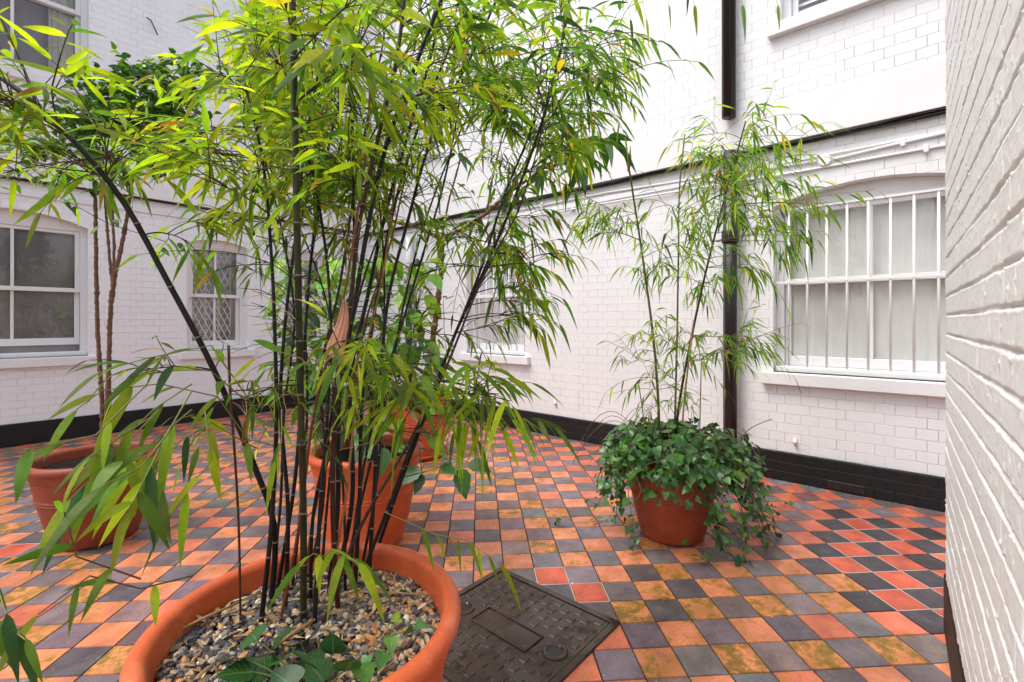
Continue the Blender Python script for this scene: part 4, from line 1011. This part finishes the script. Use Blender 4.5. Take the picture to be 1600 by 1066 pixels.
# ---- trailing ivy of the right-hand pot
iv = empty('ivy', ci_+np.array([0, 0, .40]), 'dense dark green ivy spilling over the right hand pot', 'ivy')
IL, IS = MB(), MB(); r4 = np.random.default_rng(33); pos = []; outs = []; sz = []
def clearance(p, e=.012):
    v = p[:2]-ci_[:2]; r = np.linalg.norm(v)
    need = .20+.085*min(max(p[2], 0), .46)/.46+e+(.03 if p[2] > .38 else 0)
    if p[2] < .47 and r < need and r > 1e-6: p = p.copy(); p[:2] = ci_[:2]+v/r*need
    return p
def vine(ang, reach, drop, rise=.10, wig=.03, trail=0.0, dens=.02, smin=.042, smax=.075):
    o_ = np.array([math.cos(ang), math.sin(ang), 0]); n = 26; P0 = ci_+o_*.10+np.array([0, 0, .42]); pts = []
    tz = np.array([-o_[1], o_[0], 0]); ph = r4.random()*6
    for i in range(n):
        u = i/(n-1)
        if u < .35: s_ = u/.35; rad = .10+reach*(s_); z = .42+rise*math.sin(s_*PI*.8)
        else: s_ = (u-.35)/.65; rad = .10+reach+.05*s_+trail*s_; z = .42+rise*math.sin(PI*.8)-drop*s_**(.9)
        z = max(z, .015); p = ci_+o_*rad+tz*wig*math.sin(u*7+ph)+np.array([0, 0, z]); pts.append(clearance(p))
    pts = np.array(pts); IS.tube(pts, .0018, 4, (.12, .09, .04), cap=False)
    L_ = np.concatenate([[0], np.cumsum(np.linalg.norm(np.diff(pts, axis=0), axis=1))])
    for s_ in np.arange(.06, L_[-1], dens*1.3):
        i = min(np.searchsorted(L_, s_), n-1); k_ = (s_/L_[-1]); 
        p = pts[i]+r4.normal(0, .018, 3)+o_*.014; p[2] = max(p[2], .02)
        pos.append(clearance(p, .03)); outs.append(norm(o_+r4.normal(0, .35, 3))); sz.append(r4.uniform(smin*.9, smax*.9)*(1-.35*k_))
toward = math.atan2(-Fv[1], -Fv[0])   # direction from pot to camera
for i in range(54):
    a = r4.uniform(0, 2*PI); side = math.cos(a-math.atan2(Rv[1], Rv[0]))
    front = math.cos(a-toward)
    dropv = r4.uniform(.04, .17) if front > .3 and side < .35 else r4.uniform(.12, .34)
    vine(a, r4.uniform(.16, .30)+.08*max(0, side), dropv, r4.uniform(.05, .2))
Ra = math.atan2(Rv[1], Rv[0])
for da, rc, dp_, tr in ((.0, .28, .50, .12), (.35, .30, .52, .16), (-.3, .27, .48, .10), (-.55, .30, .50, .05), (.7, .32, .42, .10), (-.85, .24, .5, .05), (-1.05, .20, .48, .02), (-1.25, .20, .50, .03), (-1.0, .22, .40, .04), (.15, .30, .44, .22), (-.15, .28, .46, .14)):
    vine(Ra+da, rc, dp_, .10, .05, tr, .022)
for da, rc, dp_, tr in ((PI-.1, .24, .34, .04), (PI+.3, .22, .36, .03), (PI-.4, .26, .26, .03), (PI+.55, .2, .44, .0), (PI+.9, .19, .2, .0)):
    vine(Ra+da, rc, dp_, .10, .04, tr, .022)
# mound of leaves on top
MN = r4.random(40)
for i in range(340):
    th_ = r4.random()*2*PI; ph = math.acos(r4.uniform(.0, 1)); rr0 = r4.uniform(.62, .90)+.22*np.interp((th_/(2*PI)*12+3*math.cos(ph)) % 40, range(40), MN)
    side = math.cos(th_-Ra)
    p = ci_+np.array([math.cos(th_)*math.sin(ph)*(.40+.05*side), math.sin(th_)*math.sin(ph)*.40, 0])*rr0+np.array([0, 0, .44+.20*math.cos(ph)*rr0])
    pos.append(p); outs.append(norm(np.array([math.cos(th_)*math.sin(ph), math.sin(th_)*math.sin(ph), math.cos(ph)*.6]))); sz.append(r4.uniform(.038, .074))
ivy_leafs(IL, np.array(pos), np.array(outs), np.array(sz), r4, (('iv', 4), ('iv2', 3), ('g', .5), ('dg', 2)), .8, .6, .5)
for i in range(16):
    a = r4.uniform(0, 2*PI); vine(a, r4.uniform(.26, .42), r4.uniform(.02, .30), r4.uniform(.12, .30), .06, r4.uniform(0, .1), .035, .03, .06)
# runners on the floor
for pp in ([(1000, 830), (970, 812), (930, 815), (880, 818)], [(1100, 835), (1130, 838), (1155, 822)], [(1040, 838), (1060, 852), (1062, 850)], [(1100, 845), (1102, 872), (1100, 880)], [(1140, 800), (1190, 792), (1235, 790)]):
    pts = np.array([pz(x, y, .012) for x, y in pp]); IS.tube(pts, .0022, 4, (.34, .24, .16), cap=False)
    for q in pts[1:]:
        for _ in range(3): ivy_leafs(IL, np.array([q+r4.normal(0, .02, 3)*np.array([1, 1, 0])+np.array([0, 0, .015])]), norm(r4.normal(0, 1, (1, 3))*np.array([1, 1, .2])), np.array([r4.uniform(.025, .045)]), r4, (('iv2', 1), ('g', 1)), 1, .5, .0)
IL.build('leaves', M['ivy'], iv, True); IS.build('stems', M['cane'], iv, True)

# ---- bamboo of the right-hand pot
rb = empty('bamboo', ci_+np.array([0, 0, .40]), 'slender green bamboo with narrow leaves rising from the ivy covered pot on the right', 'bamboo')
RP = Plant(51); GRN = (.10, .12, .03)
for i, (pp, d1, r0, r1, c) in enumerate([
    ([(1030, 745), (1029, 640), (1022, 540), (1008, 430), (990, 310), (982, 262), (958, 200)], 2.75, .0085, .005, GRN),
    ([(1052, 745), (1055, 640), (1058, 520), (1060, 400), (1062, 290), (1070, 210)], 2.80, .0065, .004, (.12, .12, .04)),
    ([(1050, 740), (1060, 640), (1082, 520), (1104, 420), (1135, 300), (1165, 190)], 2.75, .0085, .0045, (.045, .035, .015)),
    ([(1062, 740), (1068, 640), (1084, 500)], 2.72, .006, .0045, (.42, .22, .08)),
    ([(1008, 745), (1006, 660), (998, 600)], 2.85, .004, .003, GRN),
    ([(1092, 745), (1094, 640), (1096, 560)], 2.8, .004, .003, (.2, .16, .06)),
    ([(1120, 740), (1180, 665), (1206, 655)], 2.72, .003, .002, (.10, .07, .04))]):
    cane(RP, rb, pxline(pp, 2.80, d1), r0, r1, c, node=.2, seed=90+i, n=10)
RT = dict(tcol=(.14, .13, .05))
RP.cluster(1020, 360, 95, 45, 2.5, 3.0, 11, 5, 5, .105, .11, T_RIGHT, 1.0, .14, **RT)
RP.cluster(1010, 390, 70, 40, 2.5, 3.0, 5, 5, 5, .105, .11, T_RIGHT, 1.1, .14, **RT)
RP.cluster(1170, 230, 95, 45, 2.5, 3.0, 13, 5, 5, .115, .11, T_RIGHT, .9, .15, **RT)
RP.cluster(1180, 310, 85, 50, 2.5, 3.0, 12, 5, 5, .115, .11, T_RIGHT, .95, .14, **RT)
RP.cluster(1225, 370, 40, 45, 2.5, 2.9, 5, 5, 5, .11, .11, T_RIGHT, 1.3, .12, **RT)
RP.cluster(1110, 250, 50, 40, 2.6, 3.0, 5, 5, 5, .11, .11, T_RIGHT, .9, .14, **RT)
RP.cluster(1110, 420, 60, 30, 2.6, 2.9, 7, 5, 5, .11, .11, T_RIGHT, 1.1, .12, **RT)
RP.cluster(1120, 530, 60, 40, 2.5, 2.9, 10, 5, 5, .10, .11, T_RIGHT, .9, .13, hmin=.4, **RT)
RP.cluster(1020, 560, 50, 50, 2.5, 2.9, 8, 5, 4, .09, .11, T_RIGHT, .8, .12, hmin=.4, **RT)
RP.cluster(1060, 610, 70, 40, 2.6, 2.9, 7, 4, 4, .08, .09, T_RIGHT, .7, .10, hmin=.4, **RT)
RP.fan(P(1220, 250, 2.7), P(1290, 245, 2.6), .12, .1, T_RIGHT, 4, .3)
RP.fan(P(1230, 320, 2.7), P(1300, 335, 2.6), .11, .1, T_DARK, 4, .8)
RP.fan(P(1180, 410, 2.75), P(1230, 480, 2.7), .11, .09, T_RIGHT, 4, .9)
RP.lf.build('foliage', M['leaf'], rb, True); RP.tw.build('twigs', M['cane'], rb, True)
o = MB(); o.tube([P(982, 268, 2.75), P(984, 250, 2.74), P(985, 228, 2.74)], [.008, .010, .002], 8, (.40, .17, .07)); o.build('dry_sheath', M['salmon'], rb, True)

# ---- shrub with bare stems, left pot
ls = empty('shrub', cl_+np.array([0, 0, .42]), 'shrub with knobbly bare brown stems and small dark leaves in the left pot', 'shrub')
LP = Plant(71); BK = (.17, .10, .065)
def woody(plant, parent, pts, r0, r1, col, name='stem', seed=0, n=10):
    rng = np.random.default_rng(seed); pts = np.array(pts); seg = np.linalg.norm(np.diff(pts, axis=0), axis=1); s0 = np.concatenate([[0], np.cumsum(seg)])
    u = np.linspace(0, s0[-1], max(8, int(s0[-1]/.012))); pp = np.stack([np.interp(u, s0, pts[:, k]) for k in range(3)], 1)
    pp += np.cumsum(rng.normal(0, .0006, pp.shape), axis=0); r_ = np.interp(u, [0, s0[-1]], [r0, r1])*(1+rng.normal(0, .10, len(u)))
    r_[rng.random(len(u)) < .12] *= 1.3
    mb = MB(); mb.tube(pp, r_, n, col); plant.canes.append(pp[::4]); return mb.build(name, M['bark'], parent, True)
for i, (pp, dd, r0, r1) in enumerate([
    ([(160, 700), (160, 640), (157, 560), (153, 470), (152, 400), (152, 330), (145, 240), (130, 170)], 2.7, .012, .008),
    ([(168, 700), (168, 640), (170, 540), (172, 470), (182, 410), (190, 370), (198, 330), (205, 280), (230, 200)], 2.65, .013, .008),
    ([(172, 640), (172, 560), (176, 480), (179, 400), (178, 340), (176, 280), (180, 200)], 2.7, .009, .006),
    ([(176, 470), (172, 400), (168, 350), (165, 320), (160, 230)], 2.72, .008, .005)]):
    woody(LP, ls, [P(x, y, 2.75+(dd-2.75)*j/len(pp)) for j, (x, y) in enumerate(pp)], r0, r1, BK, seed=i)
T_SH = [('dg', 5), ('g', 3), ('iv', 3), ('lg', .8)]
def shrub_cluster(pl, px, py, rx, ry, d0, d1, nsub, ntw, nl, L, wr=.5, tone=T_SH, droop=.35, hmin=1.6, prof=OVATE):
    r = pl.r
    for _ in range(nsub):
        while True:
            q = r.uniform(-1, 1, 2)
            if q@q <= 1: break
        c = P(px+rx*q[0], py+ry*q[1], r.uniform(d0, d1)); a = pl.near(c, hmin=hmin); dist = np.linalg.norm(c-a)
        br = bez(a, c, .05*dist, 8, r.normal(0, .06, 3)*dist); pl.tw.tube(br, np.linspace(.0032, .0016, 8), 5, (.10, .06, .04), cap=False)
        for _ in range(ntw):
            s_ = br[r.integers(3, 8)]; b = s_+norm(c-a)*.10*r.random()+r.normal(0, .07, 3); pts = bez(s_, b, .01, 6); pl.tw.tube(pts, .0010, 3, (.09, .06, .03), cap=False)
            u = np.linspace(.3, 1, nl); p = a*0+np.stack([np.interp(u*5, range(6), pts[:, k]) for k in range(3)], 1)
            td = norm(b-s_); dr = td*.6+r.normal(0, .7, (nl, 3))*np.array([1, 1, .35]); LL = L*(.6+.6*r.random(nl))
            leaves(pl.lf, p, dr, np.array([0, 0, 1.0])+r.normal(0, .35, (nl, 3)), LL, LL*wr, droop*(.5+r.random(nl)), .1+.25*r.random(nl), pick(tone, nl, r), prof)
shrub_cluster(LP, 210, 150, 110, 50, 2.5, 3.1, 26, 6, 6, .062)
shrub_cluster(LP, 190, 200, 120, 50, 2.4, 3.0, 22, 6, 6, .062)
shrub_cluster(LP, 290, 150, 50, 50, 2.5, 2.9, 10, 6, 6, .06)
shrub_cluster(LP, 270, 200, 60, 50, 2.5, 2.9, 8, 6, 6, .06)
shrub_cluster(LP, 60, 240, 70, 40, 2.3, 2.7, 7, 5, 5, .062, tone=[('g', 3), ('lg', 3), ('dg', 2)])
shrub_cluster(LP, 130, 270, 90, 30, 2.4, 2.8, 8, 5, 5, .06, tone=[('g', 3), ('lg', 2), ('dg', 2)])
# a long whip with a few leaves
wp = np.array([P(x, y, 2.45) for x, y in ((0, 235), (40, 268), (100, 312), (170, 350), (260, 378))]); LP.tw.tube(wp, .0018, 4, (.08, .05, .04))
for q in wp:
    for _ in range(2): leaves(LP.lf, [q+LP.r.normal(0, .03, 3)], [LP.r.normal(0, 1, 3)*np.array([1, 1, .3])-.8*Zv], [Zv-Fv], [.055], [.028], [.3], np.array([.2]), pick([('g', 1), ('dg', 1)], 1, LP.r))
LP.lf.build('foliage', M['broad'], ls, True); LP.tw.build('twigs', M['bark'], ls, True)

# ---- broad leaved shrub, middle pot
ms_ = empty('shrub', cm_+np.array([0, 0, .47]), 'leafy shrub with large flat bright green leaves in the pot behind the bamboo canes', 'shrub')
MP = Plant(81)
for i, (pp, r0) in enumerate([([(560, 700), (556, 620), (520, 520), (500, 440)], .008), ([(575, 700), (580, 600), (600, 500), (590, 430)], .008), ([(545, 700), (530, 640), (480, 560), (460, 500)], .006), ([(590, 700), (612, 620), (640, 540), (650, 480)], .006), ([(560, 700), (556, 600), (548, 500), (550, 430)], .007)]):
    woody(MP, ms_, pxline(pp, 2.72, 2.65+.1*i/4), r0, r0*.5, (.10, .12, .05), seed=20+i)
T_BR = [('g', 5), ('lg', 2), ('dg', 3)]
r = MP.r
for (px_, py_, rx, ry, n, tn) in ((520, 430, 80, 28, 56, [('lg', 3), ('g', 5)]), (620, 430, 55, 28, 36, [('lg', 2), ('g', 5)]), (555, 500, 125, 45, 120, T_BR), (560, 570, 130, 45, 130, [('dg', 4), ('g', 4)]), (590, 640, 100, 45, 60, [('dg', 4), ('g', 3)]), (470, 600, 45, 40, 14, [('g', 3), ('lg', 1), ('y', .6)])):
    for _ in range(n):
        q = r.uniform(-1, 1, 2); c = P(px_+rx*q[0], py_+ry*q[1], r.uniform(2.45, 2.95)); a = MP.near(c, hmin=.6)
        MP.tw.tube(bez(a, c, .03), .0016, 4, (.10, .14, .05), cap=False)
        o_ = norm((c-a)*np.array([1, 1, 0])+r.normal(0, .1, 3)); L_ = r.uniform(.08, .15)
        leaves(MP.lf, [c], [o_+r.normal(0, .2, 3)-Zv*.2], [Zv-Fv*.18+r.normal(0, .25, 3)], [L_], [L_*.56], [r.uniform(.2, .7)], np.array([.12]), pick(tn, 1, r), OVATE, serr=.05)
for (x, y, L_, dx, dz) in ((650, 735, .12, -.6, -.3), (700, 730, .10, .9, -.2), (722, 745, .13, .3, -1), (655, 752, .09, -.4, -.9), (745, 725, .12, 1, -.1), (690, 718, .09, .2, .3), (600, 712, .12, -.1, -1), (585, 700, .10, -.6, -.4), (622, 700, .09, .5, .1), (560, 705, .10, -.3, -.5)):
    c = P(x-12*dx, y-12*(-dz), 2.36); leaves(MP.lf, [c], [Rv*dx+Zv*dz-Fv*.3], [Zv-Fv*.8], [L_], [L_*.68], [.2], np.array([.1]), pick([('dg', 3), ('iv2', 2)], 1, r), OVATE, serr=.06)
    MP.tw.tube(bez(P(600 if x < 640 else 655, 700, 2.55), c, .03), .0018, 4, (.08, .10, .04), cap=False)
MP.lf.build('foliage', M['broad'], ms_, True); MP.tw.build('leaf_stalks', M['bark'], ms_, True)

# ---- tree in the farthest pot (forked trunk, big ribbed leaves)
lt_ = empty('small_tree', cr_+np.array([0, 0, .52]), 'small evergreen tree with forked trunk and long ribbed leaves in the farthest pot', 'tree')
TP = Plant(91); TB = (.16, .095, .055)
woody(TP, lt_, [P(x, y, d) for x, y, d in ((668, 640, 4.4), (672, 560, 4.4), (682, 480, 4.35), (688, 420, 4.3), (690, 372, 4.3))], .030, .024, TB, 'trunk', 1)
for j, pp in enumerate([((690, 374, 4.3), (655, 355, 4.2), (615, 345, 4.1), (560, 300, 4.0), (520, 240, 3.9)), ((690, 374, 4.3), (720, 360, 4.1), (760, 335, 3.8), (800, 300, 3.5), (850, 262, 3.3), (885, 235, 3.2)),
              ((760, 335, 3.8), (770, 280, 3.8), (790, 200, 3.8)), ((682, 470, 4.35), (640, 420, 4.2), (600, 395, 4.1)), ((690, 374, 4.3), (700, 320, 4.3), (720, 250, 4.2), (710, 180, 4.1)), ((850, 262, 3.3), (900, 250, 2.9), (945, 220, 2.7)), ((800, 300, 3.5), (830, 235, 3.4), (870, 195, 3.3))]):
    woody(TP, lt_, [P(*q) for q in pp], .018 if j < 2 else .011, .008 if j < 2 else .005, TB, 'limb', 5+j)
r = TP.r; T_LQ = [('iv', 3), ('dg', 4), ('g', 1.2)]
for (x, y, d, n, L_) in ((890, 225, 2.9, 13, .24), (945, 215, 2.7, 9, .22), (910, 260, 2.85, 6, .22), (850, 270, 3.3, 7, .21), (800, 290, 3.5, 7, .20), (790, 190, 3.8, 10, .22), (870, 190, 3.3, 8, .21), (560, 300, 4.0, 8, .2), (520, 240, 3.9, 8, .2), (600, 395, 4.1, 5, .18), (715, 240, 4.2, 8, .2), (700, 170, 4.1, 8, .2), (748, 340, 3.85, 4, .18)):
    c = P(x, y, d)
    for k_ in range(n):
        a = r.random()*2*PI; o_ = np.array([math.cos(a), math.sin(a), r.uniform(-.9, .5)]); L2 = L_*r.uniform(.7, 1.1)
        leaves(TP.lf, [c+o_*.02], [o_], [Zv+r.normal(0, .3, 3)], [L2], [L2*.30], [r.uniform(.1, .8)], np.array([.22]), pick(T_LQ, 1, r), OVATE, serr=.04)
TP.lf.build('foliage', M['broad'], lt_, True)
# fern-like pale sprig left of the middle pot
# ---- litter on the paving
rg = np.random.default_rng(8)
lt = MB(); nL = 120; pos = np.stack([rg.uniform(.6, 4.0, nL), rg.uniform(.2, 5.0, nL), np.full(nL, .004)], 1); a2 = rg.random(nL)*2*PI
LL = rg.uniform(.008, .03, nL)
leaves(lt, pos, np.stack([np.cos(a2), np.sin(a2), np.full(nL, .06)], 1), np.tile([0, 0, 1.0], (nL, 1)), LL, LL*rg.uniform(.15, .35, nL), np.zeros(nL), rg.uniform(.1, .5, nL), np.array([(.6, .5, .38), (.45, .26, .12), (.7, .64, .55)])[rg.integers(0, 3, nL)])
tag(lt.build('fallen_leaves', M['litter'], smooth=True), 'tiny dry leaf scraps scattered on the tiles', 'leaf litter', kind='stuff')
